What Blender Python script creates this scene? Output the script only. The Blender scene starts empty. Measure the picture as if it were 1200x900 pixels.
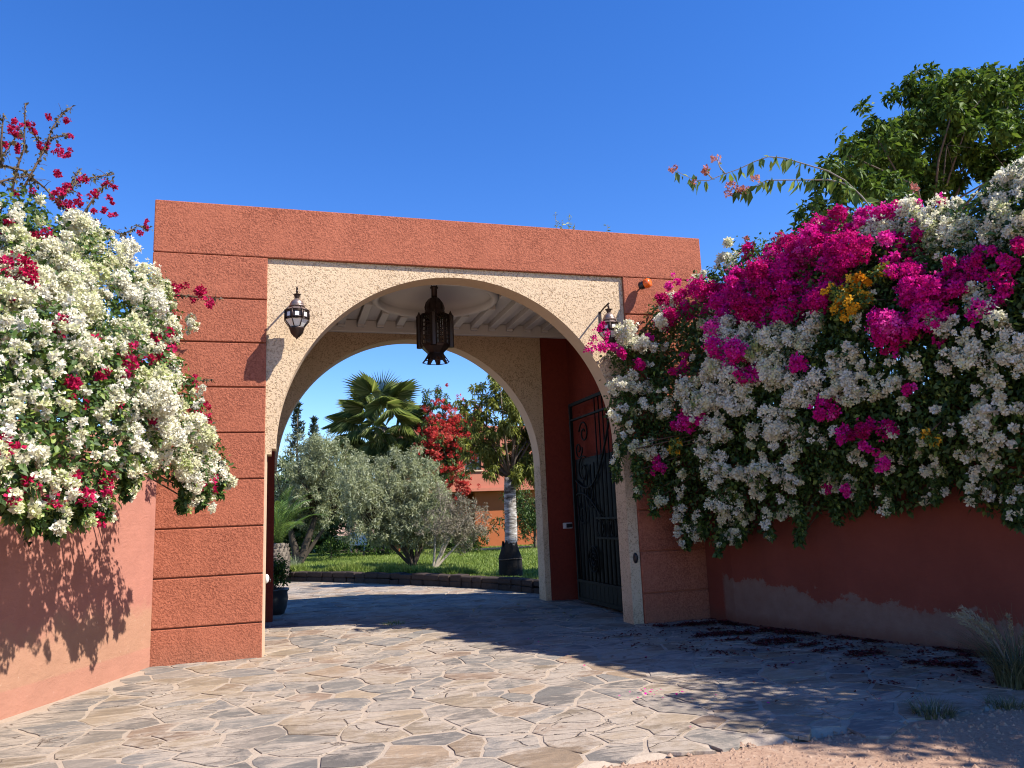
import bpy, bmesh, math, random
import numpy as np
from mathutils import Vector, Matrix, noise
random.seed(7)
rng = np.random.default_rng(7)
scene = bpy.context.scene
COL = scene.collection
PI = math.pi

# ------------------------------------------------------------------ camera
cam_data = bpy.data.cameras.new('camera')
cam_data.sensor_width = 36.0
cam_data.lens = 27.0
cam_data.clip_start = 0.05
cam_data.clip_end = 5000
cam = bpy.data.objects.new('camera', cam_data)
COL.objects.link(cam)
yaw, pitch, roll = math.radians(16.78), math.radians(9.69), math.radians(-2.29)
fwd = Vector((math.sin(yaw) * math.cos(pitch), math.cos(yaw) * math.cos(pitch), math.sin(pitch)))
rt = Vector((math.cos(yaw), -math.sin(yaw), 0))
upv = rt.cross(fwd)
r2 = rt * math.cos(roll) + upv * math.sin(roll)
u2 = -rt * math.sin(roll) + upv * math.cos(roll)
cam.matrix_world = Matrix(((r2.x, u2.x, -fwd.x, 0.2088), (r2.y, u2.y, -fwd.y, -9.48), (r2.z, u2.z, -fwd.z, 1.4712), (0, 0, 0, 1)))
scene.camera = cam

# ------------------------------------------------------------------ sky, sun, exposure
SUN = Vector((0.77, -0.57, 1.0)).normalized()
world = bpy.data.worlds.new('World')
scene.world = world
world.use_nodes = True
wn = world.node_tree.nodes
wl = world.node_tree.links
sky = wn.new('ShaderNodeTexSky')
sky.sky_type = 'NISHITA'
sky.sun_disc = False
sky.sun_elevation = math.asin(SUN.z)
sky.sun_rotation = math.atan2(SUN.x, SUN.y)
sky.altitude = 500
sky.air_density = 1.0
sky.dust_density = 0.0
sky.ozone_density = 4.0
hsv = wn.new('ShaderNodeHueSaturation')
hsv.inputs['Hue'].default_value = 0.514
hsv.inputs['Saturation'].default_value = 1.28
hsv.inputs['Value'].default_value = 1.9
wl.new(sky.outputs[0], hsv.inputs['Color'])
wl.new(hsv.outputs[0], wn['Background'].inputs[0])
wn['Background'].inputs[1].default_value = 0.068
sun_data = bpy.data.lights.new('sun', 'SUN')
sun_data.energy = 5.0
sun_data.angle = math.radians(0.5)
sun_data.color = (1.0, 0.95, 0.865)
sun = bpy.data.objects.new('sun', sun_data)
sun.rotation_euler = SUN.to_track_quat('Z', 'Y').to_euler()
COL.objects.link(sun)
scene.view_settings.view_transform = 'Standard'
scene.view_settings.look = 'None'
scene.view_settings.exposure = 0.93
scene.view_settings.gamma = 1.0
scene.cycles.filter_width = 1.1
scene.cycles.diffuse_bounces = 1
scene.cycles.max_bounces = 6


# ------------------------------------------------------------------ helpers
def tag(o, label=None, cat=None, group=None, kind=None):
    if label: o['label'] = label
    if cat: o['category'] = cat
    if group: o['group'] = group
    if kind: o['kind'] = kind
    return o


def empty(name, loc=(0, 0, 0), label=None, cat=None, group=None, rz=0.0):
    o = bpy.data.objects.new(name, None)
    o.location = loc
    o.rotation_euler = (0, 0, rz)
    o.empty_display_size = 0.1
    COL.objects.link(o)
    return tag(o, label, cat, group)


def link(name, me, mats=None, parent=None, loc=None):
    o = bpy.data.objects.new(name, me)
    if mats is not None and not me.materials:
        for m in (mats if isinstance(mats, (list, tuple)) else [mats]):
            me.materials.append(m)
    COL.objects.link(o)
    if parent is not None:
        o.parent = parent
    if loc is not None:
        o.location = loc
    return o


class MB:
    """collects shapes into one mesh"""
    def __init__(self):
        self.v = []; self.f = []; self.s = []

    def add(self, vs, fs, smooth=False):
        b = len(self.v)
        self.v += [tuple(p) for p in vs]
        self.f += [tuple(i + b for i in q) for q in fs]
        self.s += [smooth] * len(fs)
        return self

    def box(self, x0, x1, y0, y1, z0, z1):
        vs = [(x0, y0, z0), (x1, y0, z0), (x1, y1, z0), (x0, y1, z0), (x0, y0, z1), (x1, y0, z1), (x1, y1, z1), (x0, y1, z1)]
        return self.add(vs, [(0, 3, 2, 1), (4, 5, 6, 7), (0, 1, 5, 4), (1, 2, 6, 5), (2, 3, 7, 6), (3, 0, 4, 7)])

    def lathe(self, prof, n=16, c=(0, 0, 0), smooth=True, phase=0.0, cap=True):
        vs = []; fs = []
        for (r, z) in prof:
            for k in range(n):
                a = 2 * PI * k / n + phase
                vs.append((c[0] + r * math.cos(a), c[1] + r * math.sin(a), c[2] + z))
        m = len(prof)
        for i in range(m - 1):
            for k in range(n):
                k2 = (k + 1) % n
                fs.append((i * n + k, i * n + k2, (i + 1) * n + k2, (i + 1) * n + k))
        if cap:
            fs.append(tuple(range(n - 1, -1, -1)))
            fs.append(tuple((m - 1) * n + k for k in range(n)))
        return self.add(vs, fs, smooth)

    def tube(self, pts, rad, n=6, smooth=True):
        pts = [Vector(p) for p in pts]
        if not isinstance(rad, (list, tuple)):
            rad = [rad] * len(pts)
        vs = []; fs = []
        ref = None
        for i, p in enumerate(pts):
            a = pts[max(i - 1, 0)]; b = pts[min(i + 1, len(pts) - 1)]
            t = (b - a)
            if t.length < 1e-9: t = Vector((0, 0, 1))
            t.normalize()
            if ref is None:
                ref = t.orthogonal().normalized()
            ref = (ref - t * ref.dot(t))
            if ref.length < 1e-6: ref = t.orthogonal()
            ref.normalize()
            w = t.cross(ref)
            for k in range(n):
                an = 2 * PI * k / n
                q = p + (ref * math.cos(an) + w * math.sin(an)) * rad[i]
                vs.append(tuple(q))
        m = len(pts)
        for i in range(m - 1):
            for k in range(n):
                k2 = (k + 1) % n
                fs.append((i * n + k, i * n + k2, (i + 1) * n + k2, (i + 1) * n + k))
        fs.append(tuple(range(n - 1, -1, -1)))
        fs.append(tuple((m - 1) * n + k for k in range(n)))
        return self.add(vs, fs, smooth)

    def mesh(self, name):
        me = bpy.data.meshes.new(name)
        me.from_pydata(self.v, [], self.f)
        me.polygons.foreach_set('use_smooth', self.s)
        me.update()
        return me

    def build(self, name, mat, parent=None, loc=None):
        return link(name, self.mesh(name), mat, parent, loc)


def cham_box(x0, x1, y0, y1, z0, z1, b=0.012, seg=1, wob=0.0):
    bm = bmesh.new()
    bmesh.ops.create_cube(bm, size=1.0)
    for v in bm.verts:
        v.co = Vector(((x0 + x1) / 2 + v.co.x * (x1 - x0), (y0 + y1) / 2 + v.co.y * (y1 - y0), (z0 + z1) / 2 + v.co.z * (z1 - z0)))
    bmesh.ops.bevel(bm, geom=bm.edges[:], offset=b, segments=seg, profile=0.5, affect='EDGES')
    if wob:
        for v in bm.verts:
            v.co += Vector((random.uniform(-wob, wob), random.uniform(-wob, wob), random.uniform(-wob, wob)))
    me = bpy.data.meshes.new('block')
    bm.to_mesh(me); bm.free()
    return me


def np_mesh(name, V, F, mat, tint=None, smooth=False):
    """V (n,3), F (m,k) index array, tint per vertex"""
    me = bpy.data.meshes.new(name)
    n, (m, k) = len(V), F.shape
    me.vertices.add(n); me.loops.add(m * k); me.polygons.add(m)
    me.vertices.foreach_set('co', np.ascontiguousarray(V, dtype=np.float32).ravel())
    me.loops.foreach_set('vertex_index', np.ascontiguousarray(F, dtype=np.int32).ravel())
    me.polygons.foreach_set('loop_start', np.arange(0, m * k, k, dtype=np.int32))
    me.polygons.foreach_set('loop_total', np.full(m, k, dtype=np.int32))
    if smooth:
        me.polygons.foreach_set('use_smooth', np.ones(m, dtype=bool))
    if tint is not None:
        at = me.attributes.new('tint', 'FLOAT', 'POINT')
        at.data.foreach_set('value', np.ascontiguousarray(tint, dtype=np.float32))
    me.update(calc_edges=True)
    me.materials.append(mat)
    return me


def unit(a):
    return a / np.maximum(np.linalg.norm(a, axis=-1, keepdims=True), 1e-9)


def leaf_arrays(P, D, N, L, Wd, fold=0.25, tint=None, droop=0.0):
    """diamond leaves folded along the midrib: 4 verts, 2 tris"""
    D = unit(D)
    S = unit(np.cross(D, N))
    N2 = np.cross(S, D)
    L = L[:, None]; Wd = Wd[:, None]
    a = P
    tip = P + D * L + np.array([0, 0, -1.0]) * (droop * L)
    mid = P + D * L * 0.45
    l = mid + S * Wd * 0.5 + N2 * Wd * fold
    r = mid - S * Wd * 0.5 + N2 * Wd * fold
    V = np.stack([a, r, tip, l], axis=1).reshape(-1, 3)
    n = len(P)
    b = np.arange(n) * 4
    F = np.concatenate([np.stack([b, b + 1, b + 2], 1), np.stack([b, b + 2, b + 3], 1)])
    T = np.repeat(tint if tint is not None else rng.random(n), 4)
    return V, F, T


def leaves(name, P, D, N, L, Wd, mat, parent=None, fold=0.25, tint=None, droop=0.0, kind='stuff'):
    V, F, T = leaf_arrays(P, D, N, L, Wd, fold, tint, droop)
    o = link(name, np_mesh(name, V, F, mat, T), None, parent)
    if kind: o['kind'] = kind
    return o


def parse(s):
    return [tuple(float(x) for x in q.split()) for q in s.split(';')]


def parse_lines(s):
    return [[tuple(float(x) for x in p.split()) for p in q.split(',')] for q in s.split(';')]


def rand_dirs(n):
    return unit(rng.normal(size=(n, 3)))


def fill_points(clumps, density, shell=0.55, lo=60, zs=1.0):
    """points spread through a set of spheres, more of them near the surface"""
    P = []; O = []
    for (x, y, z, r) in clumps:
        n = max(lo, int(density * r * r))
        d = rand_dirs(n)
        rad = r * (shell + (1 - shell) * rng.random(n) ** 0.7) * (1 + 0.14 * rng.normal(size=n))
        P.append(np.array([x, y, z]) + d * rad[:, None] * np.array([1, 1, zs])); O.append(d)
    return np.concatenate(P), np.concatenate(O)


# ------------------------------------------------------------------ materials
class NT:
    def __init__(self, name):
        self.m = bpy.data.materials.new(name)
        self.m.use_nodes = True
        self.t = self.m.node_tree
        self.n = self.t.nodes
        self.b = self.n['Principled BSDF']
        self.co = self.n.new('ShaderNodeTexCoord')

    def L(self, a, b):
        self.t.links.new(a, b)

    def new(self, typ, **kw):
        x = self.n.new(typ)
        for k, v in kw.items():
            setattr(x, k, v)
        return x

    def noise(self, scale, detail=4.0, rough=0.55, vec=None, dist=0.0, out=0):
        x = self.new('ShaderNodeTexNoise')
        x.inputs['Scale'].default_value = scale
        x.inputs['Detail'].default_value = detail
        x.inputs['Roughness'].default_value = rough
        x.inputs['Distortion'].default_value = dist
        self.L(vec if vec is not None else self.co.outputs['Object'], x.inputs['Vector'])
        return x.outputs[out]

    def mapping(self, scale=(1, 1, 1), rot=(0, 0, 0)):
        x = self.new('ShaderNodeMapping')
        x.inputs['Scale'].default_value = scale
        x.inputs['Rotation'].default_value = rot
        self.L(self.co.outputs['Object'], x.inputs['Vector'])
        return x.outputs[0]

    def ramp(self, fac, stops):
        x = self.new('ShaderNodeValToRGB')
        while len(x.color_ramp.elements) < len(stops):
            x.color_ramp.elements.new(0.5)
        for e, (p, c) in zip(x.color_ramp.elements, stops):
            e.position = p
            e.color = (c, c, c, 1) if isinstance(c, (int, float)) else (*c, 1)
        self.L(fac, x.inputs[0])
        return x.outputs[0]

    def mix(self, fac, a, b, mode='MIX'):
        x = self.new('ShaderNodeMix', data_type='RGBA', blend_type=mode)
        for sock, val in ((x.inputs[0], fac), (x.inputs[6], a), (x.inputs[7], b)):
            if isinstance(val, (int, float)):
                sock.default_value = val if sock.type == 'VALUE' else (val, val, val, 1)
            elif isinstance(val, tuple):
                sock.default_value = (*val, 1)
            else:
                self.L(val, sock)
        return x.outputs[2]

    def math(self, op, a, b=None, clamp=False):
        x = self.new('ShaderNodeMath', operation=op, use_clamp=clamp)
        for i, val in enumerate((a, b)):
            if val is None: continue
            if isinstance(val, (int, float)): x.inputs[i].default_value = val
            else: self.L(val, x.inputs[i])
        return x.outputs[0]

    def attr(self, name='tint', out='Fac'):
        x = self.new('ShaderNodeAttribute', attribute_name=name)
        return x.outputs[out]

    def bump(self, h, strength=0.5, dist=0.01, prev=None):
        x = self.new('ShaderNodeBump')
        x.inputs['Strength'].default_value = strength
        x.inputs['Distance'].default_value = dist
        self.L(h, x.inputs['Height'])
        if prev is not None: self.L(prev, x.inputs['Normal'])
        return x.outputs[0]

    def done(self, color, rough=0.9, normal=None, spec=0.2, metal=0.0):
        if isinstance(color, tuple): self.b.inputs['Base Color'].default_value = (*color, 1)
        else: self.L(color, self.b.inputs['Base Color'])
        if isinstance(rough, (int, float)): self.b.inputs['Roughness'].default_value = rough
        else: self.L(rough, self.b.inputs['Roughness'])
        self.b.inputs['Specular IOR Level'].default_value = spec
        self.b.inputs['Metallic'].default_value = metal
        if normal is not None: self.L(normal, self.b.inputs['Normal'])
        return self.m


def mul(c, k):
    return tuple(x * k for x in c)


def m_stucco(name, base, pit, scale=34, amount=(0.40, 0.56), bstr=0.8, rough=0.95, weather=1.0):
    t = NT(name)
    n1 = t.noise(scale, 3.0, 0.6, dist=0.6)
    n2 = t.noise(scale * 0.45, 2.0, 0.5, dist=1.2)
    big = t.noise(0.9, 6.0, 0.65)
    streak = t.noise(1.0, 6.0, 0.7, vec=t.mapping((3.2, 3.2, 0.30)))
    pits = t.ramp(t.math('MULTIPLY', n1, t.math('ADD', n2, 0.5)), [(amount[0], 1.0), (amount[1], 0.0)])
    # the trowel pressed harder in places: the texture is not even everywhere
    press = t.ramp(t.noise(1.6, 4.0, 0.6), [(0.32, 0.45), (0.62, 1.0)])
    pits = t.math('MULTIPLY', pits, press)
    col = t.mix(pits, base, pit)
    col = t.mix(t.ramp(big, [(0.3, 0.0), (0.75, 0.5 * weather)]), col, t.mix(1.0, col, (0.80, 0.76, 0.74), 'MULTIPLY'))
    col = t.mix(t.ramp(streak, [(0.52, 0.0), (0.74, 0.55 * weather)]), col, t.mix(1.0, col, (0.72, 0.68, 0.66), 'MULTIPLY'))
    sep = t.new('ShaderNodeSeparateXYZ')
    t.L(t.co.outputs['Object'], sep.inputs[0])
    foot = t.ramp(t.math('SUBTRACT', t.math('ADD', t.math('MULTIPLY', big, 0.55), 0.05), sep.outputs[2]), [(0.0, 0.0), (0.3, 0.28 * weather)])
    col = t.mix(foot, col, (0.24, 0.125, 0.08))
    nrm = t.bump(t.math('SUBTRACT', 1.0, pits), bstr, 0.010)
    nrm = t.bump(t.noise(scale * 4, 2.0), 0.25, 0.004, nrm)
    nrm = t.bump(t.noise(2.2, 4.0), 0.25, 0.03, nrm)
    return t.done(col, rough, nrm, 0.12)


def m_plain(name, c, rough=0.6, spec=0.3, metal=0.0, var=0.15, scale=12, bump=0.15):
    t = NT(name)
    n = t.noise(scale, 5.0, 0.6)
    col = t.mix(n, mul(c, 1 - var), mul(c, 1 + var))
    return t.done(col, rough, t.bump(n, bump, 0.01), spec, metal)


def m_leaf(name, stops, trans=0.25, rough=0.5, spec=0.3):
    t = NT(name)
    col = t.ramp(t.attr(), stops)
    t.done(col, rough, None, spec)
    tr = t.new('ShaderNodeBsdfTranslucent')
    t.L(t.mix(0.5, col, (1.0, 0.95, 0.35), 'MULTIPLY'), tr.inputs[0])
    mx = t.new('ShaderNodeMixShader')
    mx.inputs[0].default_value = trans
    t.L(t.b.outputs[0], mx.inputs[1]); t.L(tr.outputs[0], mx.inputs[2])
    t.L(mx.outputs[0], t.n['Material Output'].inputs[0])
    return t.m


def m_bract(name, stops, trans=0.3):
    t = NT(name)
    col = t.ramp(t.attr(), stops)
    t.done(col, 0.75, None, 0.1)
    tr = t.new('ShaderNodeBsdfTranslucent')
    t.L(col, tr.inputs[0])
    mx = t.new('ShaderNodeMixShader')
    mx.inputs[0].default_value = trans
    t.L(t.b.outputs[0], mx.inputs[1]); t.L(tr.outputs[0], mx.inputs[2])
    t.L(mx.outputs[0], t.n['Material Output'].inputs[0])
    return t.m


RED = (0.44, 0.125, 0.068)
M = {}
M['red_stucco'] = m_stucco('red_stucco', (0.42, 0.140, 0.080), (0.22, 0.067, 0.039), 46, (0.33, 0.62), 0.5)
M['red_back_shade'] = m_stucco('red_smooth_stucco_shade_dark', (0.20, 0.036, 0.022), (0.15, 0.028, 0.018), 20, (0.3, 0.6), 0.3, 0.95, 0.4)  # porch red: stucco colour darkened to deepen the shade inside
M['groove'] = m_plain('groove_render', (0.33, 0.105, 0.062), 0.95, 0.1, scale=20)
M['beige_stucco'] = m_stucco('beige_stucco', (0.66, 0.49, 0.315), (0.33, 0.215, 0.12), 46, (0.34, 0.50), 0.7, 0.95, 0.6)
M['beige_plain'] = m_plain('beige_plain_render', (0.60, 0.44, 0.29), 0.9, 0.15, var=0.1, scale=8)
M['white_plaster'] = m_plain('white_ceiling_plaster', (0.72, 0.68, 0.62), 0.9, 0.15, var=0.05, scale=4)
M['iron'] = m_plain('black_wrought_iron', (0.006, 0.0075, 0.007), 0.6, 0.08, var=0.4, scale=30)
M['bronze'] = m_plain('dark_bronze', (0.050, 0.032, 0.026), 0.42, 0.5, metal=0.6, var=0.4, scale=40)
M['copper'] = m_plain('weathered_silvery_copper', (0.30, 0.22, 0.18), 0.38, 0.5, metal=0.75, var=0.35, scale=40)
M['frosted'] = m_plain('frosted_glass', (0.72, 0.70, 0.64), 0.35, 0.5, var=0.06)
M['black_plastic'] = m_plain('black_plastic', (0.012, 0.012, 0.014), 0.4, 0.5)
M['white_plastic'] = m_plain('white_plastic', (0.62, 0.62, 0.60), 0.4, 0.5)
M['amber'] = m_plain('amber_plastic', (0.85, 0.13, 0.01), 0.22, 0.6, var=0.2, scale=60)
M['bark'] = m_plain('grey_brown_bark', (0.13, 0.10, 0.075), 0.95, 0.1, var=0.5, scale=25, bump=0.8)
M['bark_dark'] = m_plain('dark_olive_bark', (0.060, 0.047, 0.036), 0.95, 0.1, var=0.5, scale=25, bump=0.8)
M['stem'] = m_plain('brown_stem', (0.10, 0.065, 0.045), 0.9, 0.1, var=0.3, scale=30)
M['twig_grey'] = m_plain('dry_grey_twig', (0.30, 0.25, 0.19), 0.95, 0.1, var=0.3, scale=30)
M['palm_trunk'] = m_plain('palm_trunk', (0.17, 0.14, 0.11), 0.95, 0.1, var=0.4, scale=18, bump=0.8)
M['kerb'] = m_plain('dark_kerb_stone', (0.052, 0.038, 0.032), 0.95, 0.1, var=0.5, scale=14, bump=0.9)
M['glazed'] = m_plain('dark_glazed_clay', (0.03, 0.028, 0.026), 0.3, 0.5, var=0.3, scale=9)
M['salmon'] = m_plain('salmon_house_render', (0.46, 0.17, 0.11), 0.95, 0.1, var=0.08, scale=3)
M['orange_wall'] = m_plain('orange_house_render', (0.38, 0.115, 0.045), 0.95, 0.1, var=0.08, scale=3)
M['glass_dark'] = m_plain('dark_window_glass', (0.02, 0.03, 0.035), 0.1, 0.7)
M['white_paint'] = m_plain('white_paint', (0.78, 0.78, 0.76), 0.6, 0.3, var=0.03)

M['leaf_boug'] = m_leaf('bougainvillea_leaf', [(0.0, (0.022, 0.046, 0.012)), (0.5, (0.06, 0.11, 0.025)), (0.8, (0.12, 0.19, 0.038)), (1.0, (0.26, 0.33, 0.06))], 0.32)
M['leaf_dark'] = m_leaf('dark_glossy_leaf', [(0.0, (0.018, 0.040, 0.008)), (0.55, (0.05, 0.10, 0.018)), (1.0, (0.14, 0.21, 0.032))], 0.35, 0.55, 0.15)
M['leaf_olive'] = m_leaf('silvery_olive_leaf', [(0.0, (0.13, 0.16, 0.08)), (0.6, (0.29, 0.32, 0.18)), (1.0, (0.46, 0.48, 0.33))], 0.42)
M['leaf_willow'] = m_leaf('willowy_leaf', [(0.0, (0.06, 0.09, 0.02)), (0.6, (0.19, 0.22, 0.045)), (1.0, (0.38, 0.39, 0.10))], 0.45)
M['leaf_dry'] = m_leaf('dry_bush_leaf', [(0.0, (0.14, 0.115, 0.085)), (0.6, (0.24, 0.20, 0.145)), (1.0, (0.30, 0.30, 0.18))], 0.15)
M['leaf_green'] = m_leaf('mid_green_leaf', [(0.0, (0.035, 0.065, 0.018)), (0.6, (0.085, 0.135, 0.035)), (1.0, (0.18, 0.23, 0.06))], 0.3)
M['leaf_cypress'] = m_leaf('conifer_leaf', [(0.0, (0.018, 0.030, 0.018)), (1.0, (0.055, 0.075, 0.04))], 0.1)
M['frond'] = m_leaf('palm_frond_leaf', [(0.0, (0.09, 0.13, 0.04)), (0.6, (0.20, 0.26, 0.08)), (1.0, (0.42, 0.43, 0.20))], 0.5, 0.5, 0.3)
M['frond_bright'] = m_leaf('young_frond_leaf', [(0.0, (0.05, 0.10, 0.02)), (0.6, (0.13, 0.22, 0.05)), (1.0, (0.24, 0.34, 0.09))], 0.35, 0.4, 0.4)
M['grass'] = m_leaf('lawn_blade', [(0.0, (0.08, 0.13, 0.02)), (0.6, (0.20, 0.27, 0.05)), (1.0, (0.36, 0.40, 0.11))], 0.4)
M['dry_grass'] = m_leaf('dry_grass_blade', [(0.0, (0.07, 0.09, 0.04)), (0.6, (0.16, 0.16, 0.08)), (1.0, (0.38, 0.34, 0.22))], 0.25)
M['white_bract'] = m_bract('white_bract', [(0.0, (0.42, 0.48, 0.16)), (0.25, (0.74, 0.72, 0.42)), (0.55, (0.88, 0.83, 0.62)), (1.0, (0.92, 0.89, 0.76))], 0.42)
M['magenta_bract'] = m_bract('magenta_bract', [(0.0, (0.38, 0.006, 0.08)), (0.45, (0.68, 0.008, 0.21)), (0.85, (0.82, 0.014, 0.36)), (1.0, (0.85, 0.10, 0.42))], 0.35)
M['red_bract'] = m_bract('crimson_bract', [(0.0, (0.20, 0.006, 0.020)), (0.6, (0.46, 0.010, 0.062)), (1.0, (0.64, 0.03, 0.14))], 0.35)
M['scarlet_bract'] = m_bract('scarlet_bract', [(0.0, (0.34, 0.03, 0.02)), (0.6, (0.58, 0.045, 0.045)), (1.0, (0.72, 0.17, 0.12))], 0.4)
M['leaf_brown'] = m_leaf('brownish_shoot_leaf', [(0.0, (0.045, 0.035, 0.018)), (0.6, (0.10, 0.075, 0.035)), (1.0, (0.20, 0.19, 0.07))], 0.3)
M['dried_bract'] = m_bract('dried_maroon_bract', [(0.0, (0.040, 0.009, 0.010)), (0.6, (0.095, 0.018, 0.020)), (1.0, (0.17, 0.045, 0.038))], 0.05)
M['orange_bract'] = m_bract('orange_bract', [(0.0, (0.65, 0.16, 0.01)), (0.6, (0.82, 0.36, 0.015)), (1.0, (0.85, 0.50, 0.05))], 0.3)
M['faded_bract'] = m_bract('faded_pink_bract', [(0.0, (0.30, 0.10, 0.07)), (0.6, (0.50, 0.17, 0.13)), (1.0, (0.62, 0.30, 0.22))], 0.3)


def m_painted_wall(name, base, kind):
    t = NT(name)
    sep = t.new('ShaderNodeSeparateXYZ')
    t.L(t.co.outputs['Object'], sep.inputs[0])
    Y, Z = sep.outputs[1], sep.outputs[2]
    n = t.noise(2.2, 6.0, 0.65)
    fine = t.noise(45, 4.0, 0.6)
    streak = t.noise(1.0, 5.0, 0.6, vec=t.mapping((2.5, 2.5, 0.35)))
    col = t.mix(t.ramp(n, [(0.3, 0.0), (0.7, 1.0)]), mul(base, 0.88), mul(base, 1.08))
    col = t.mix(t.ramp(streak, [(0.5, 0.0), (0.75, 0.35)]), col, mul(base, 0.72))
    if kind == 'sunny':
        # rain-splash stain with a ragged upper edge and a fresher skirting band
        h = t.math('SUBTRACT', t.math('ADD', t.math('MULTIPLY', n, 0.9), 0.30), Z)
        stain = t.ramp(h, [(0.0, 0.0), (0.22, 1.0)])
        low = t.ramp(t.math('SUBTRACT', t.math('ADD', t.math('MULTIPLY', fine, 0.02), 0.22), Z), [(0.0, 0.0), (0.02, 1.0)])
        stain = t.math('MULTIPLY', stain, t.math('SUBTRACT', 1.0, t.math('MULTIPLY', low, 0.55)))
        col = t.mix(t.math('MULTIPLY', stain, 0.62), col, t.mix(t.noise(6, 6.0, 0.7), (0.27, 0.155, 0.09), (0.42, 0.255, 0.155)))
        spots = t.ramp(t.noise(14, 7.0, 0.75), [(0.62, 0.0), (0.72, 1.0)])
        col = t.mix(t.math('MULTIPLY', spots, t.math('MULTIPLY', stain, 0.6)), col, (0.62, 0.47, 0.36))
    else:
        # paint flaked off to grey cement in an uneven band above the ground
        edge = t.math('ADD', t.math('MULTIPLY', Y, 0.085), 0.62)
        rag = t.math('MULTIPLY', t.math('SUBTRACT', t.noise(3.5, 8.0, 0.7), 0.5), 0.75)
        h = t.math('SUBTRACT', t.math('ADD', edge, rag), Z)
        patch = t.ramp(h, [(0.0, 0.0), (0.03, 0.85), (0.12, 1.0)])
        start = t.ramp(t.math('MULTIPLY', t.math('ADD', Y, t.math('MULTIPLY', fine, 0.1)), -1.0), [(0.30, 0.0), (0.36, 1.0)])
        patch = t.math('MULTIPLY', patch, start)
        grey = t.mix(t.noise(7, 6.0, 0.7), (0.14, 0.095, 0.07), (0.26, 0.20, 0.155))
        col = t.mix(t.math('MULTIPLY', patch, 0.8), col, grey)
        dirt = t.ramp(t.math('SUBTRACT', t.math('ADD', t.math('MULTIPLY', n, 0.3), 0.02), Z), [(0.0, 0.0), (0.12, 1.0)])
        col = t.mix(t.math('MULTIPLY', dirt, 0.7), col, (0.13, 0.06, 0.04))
    trowel = t.noise(4.5, 5.0, 0.6, vec=t.mapping((1, 1, 2.2), (0.3, 0, 0)), dist=1.5)
    nrm = t.bump(n, 0.35, 0.05)
    nrm = t.bump(trowel, 0.30, 0.02, nrm)
    nrm = t.bump(fine, 0.35, 0.006, nrm)
    return t.done(col, 0.92, nrm, 0.15)


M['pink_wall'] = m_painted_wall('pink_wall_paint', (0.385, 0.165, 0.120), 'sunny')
M['red_wall'] = m_painted_wall('red_wall_paint_shade_dark', (0.19, 0.052, 0.034), 'shady')  # base red lowered so the wall's shade comes out deeper


def m_stone():
    t = NT('flagstone')
    base = t.attr('stone', 'Color')
    g = t.new('ShaderNodeNewGeometry')
    pos = g.outputs['Position']
    mp = t.new('ShaderNodeMapping')
    mp.inputs['Scale'].default_value = (1.0, 3.0, 1.0); mp.inputs['Rotation'].default_value = (0, 0, 0.35)
    t.L(pos, mp.inputs['Vector'])
    lay = t.noise(3.2, 9.0, 0.72, vec=mp.outputs[0], dist=1.0)
    fine = t.noise(34, 6.0, 0.75, vec=pos)
    blotch = t.noise(1.5, 7.0, 0.68, vec=pos, dist=0.5)
    vor = t.new('ShaderNodeTexVoronoi', feature='DISTANCE_TO_EDGE')
    vor.inputs['Scale'].default_value = 2.6
    mv = t.new('ShaderNodeMix', data_type='RGBA')
    mv.inputs[0].default_value = 0.12
    t.L(mp.outputs[0], mv.inputs[6]); t.L(t.noise(2.0, 6.0, 0.7, vec=pos, out=1), mv.inputs[7])
    t.L(mv.outputs[2], vor.inputs['Vector'])
    crack = t.ramp(vor.outputs['Distance'], [(0.0, 1.0), (0.022, 0.0)])
    crack = t.math('MULTIPLY', crack, t.ramp(blotch, [(0.50, 0.0), (0.56, 1.0)]))
    col = t.mix(t.ramp(lay, [(0.32, 0.0), (0.68, 1.0)]), t.mix(1.0, base, (0.70, 0.69, 0.69), 'MULTIPLY'), t.mix(1.0, base, (1.20, 1.15, 1.08), 'MULTIPLY'))
    dust = t.ramp(t.math('ADD', blotch, t.math('MULTIPLY', t.math('SUBTRACT', lay, 0.5), 0.7)), [(0.44, 0.0), (0.60, 0.92)])
    col = t.mix(dust, col, t.mix(t.noise(9, 5.0, 0.7, vec=pos), (0.33, 0.265, 0.21), (0.44, 0.36, 0.285)))
    col = t.mix(t.math('MULTIPLY', t.ramp(fine, [(0.5, 0.0), (0.75, 1.0)]), 0.4), col, (0.13, 0.115, 0.105))
    col = t.mix(t.math('MULTIPLY', crack, 0.75), col, (0.16, 0.115, 0.085))
    nrm = t.bump(lay, 0.6, 0.03)
    nrm = t.bump(fine, 0.5, 0.010, nrm)
    nrm = t.bump(t.math('SUBTRACT', 1.0, crack), 0.8, 0.02, nrm)
    return t.done(col, 0.8, nrm, 0.22)


def m_mortar():
    t = NT('sandy_mortar')
    n = t.noise(5, 6.0, 0.65)
    f = t.noise(60, 5.0, 0.7)
    col = t.mix(n, (0.31, 0.24, 0.185), (0.46, 0.37, 0.285))
    col = t.mix(t.math('MULTIPLY', t.ramp(f, [(0.5, 0.0), (0.8, 1.0)]), 0.45), col, (0.20, 0.135, 0.095))
    return t.done(col, 0.95, t.bump(f, 0.5, 0.012, t.bump(n, 0.4, 0.03)), 0.1)


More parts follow.
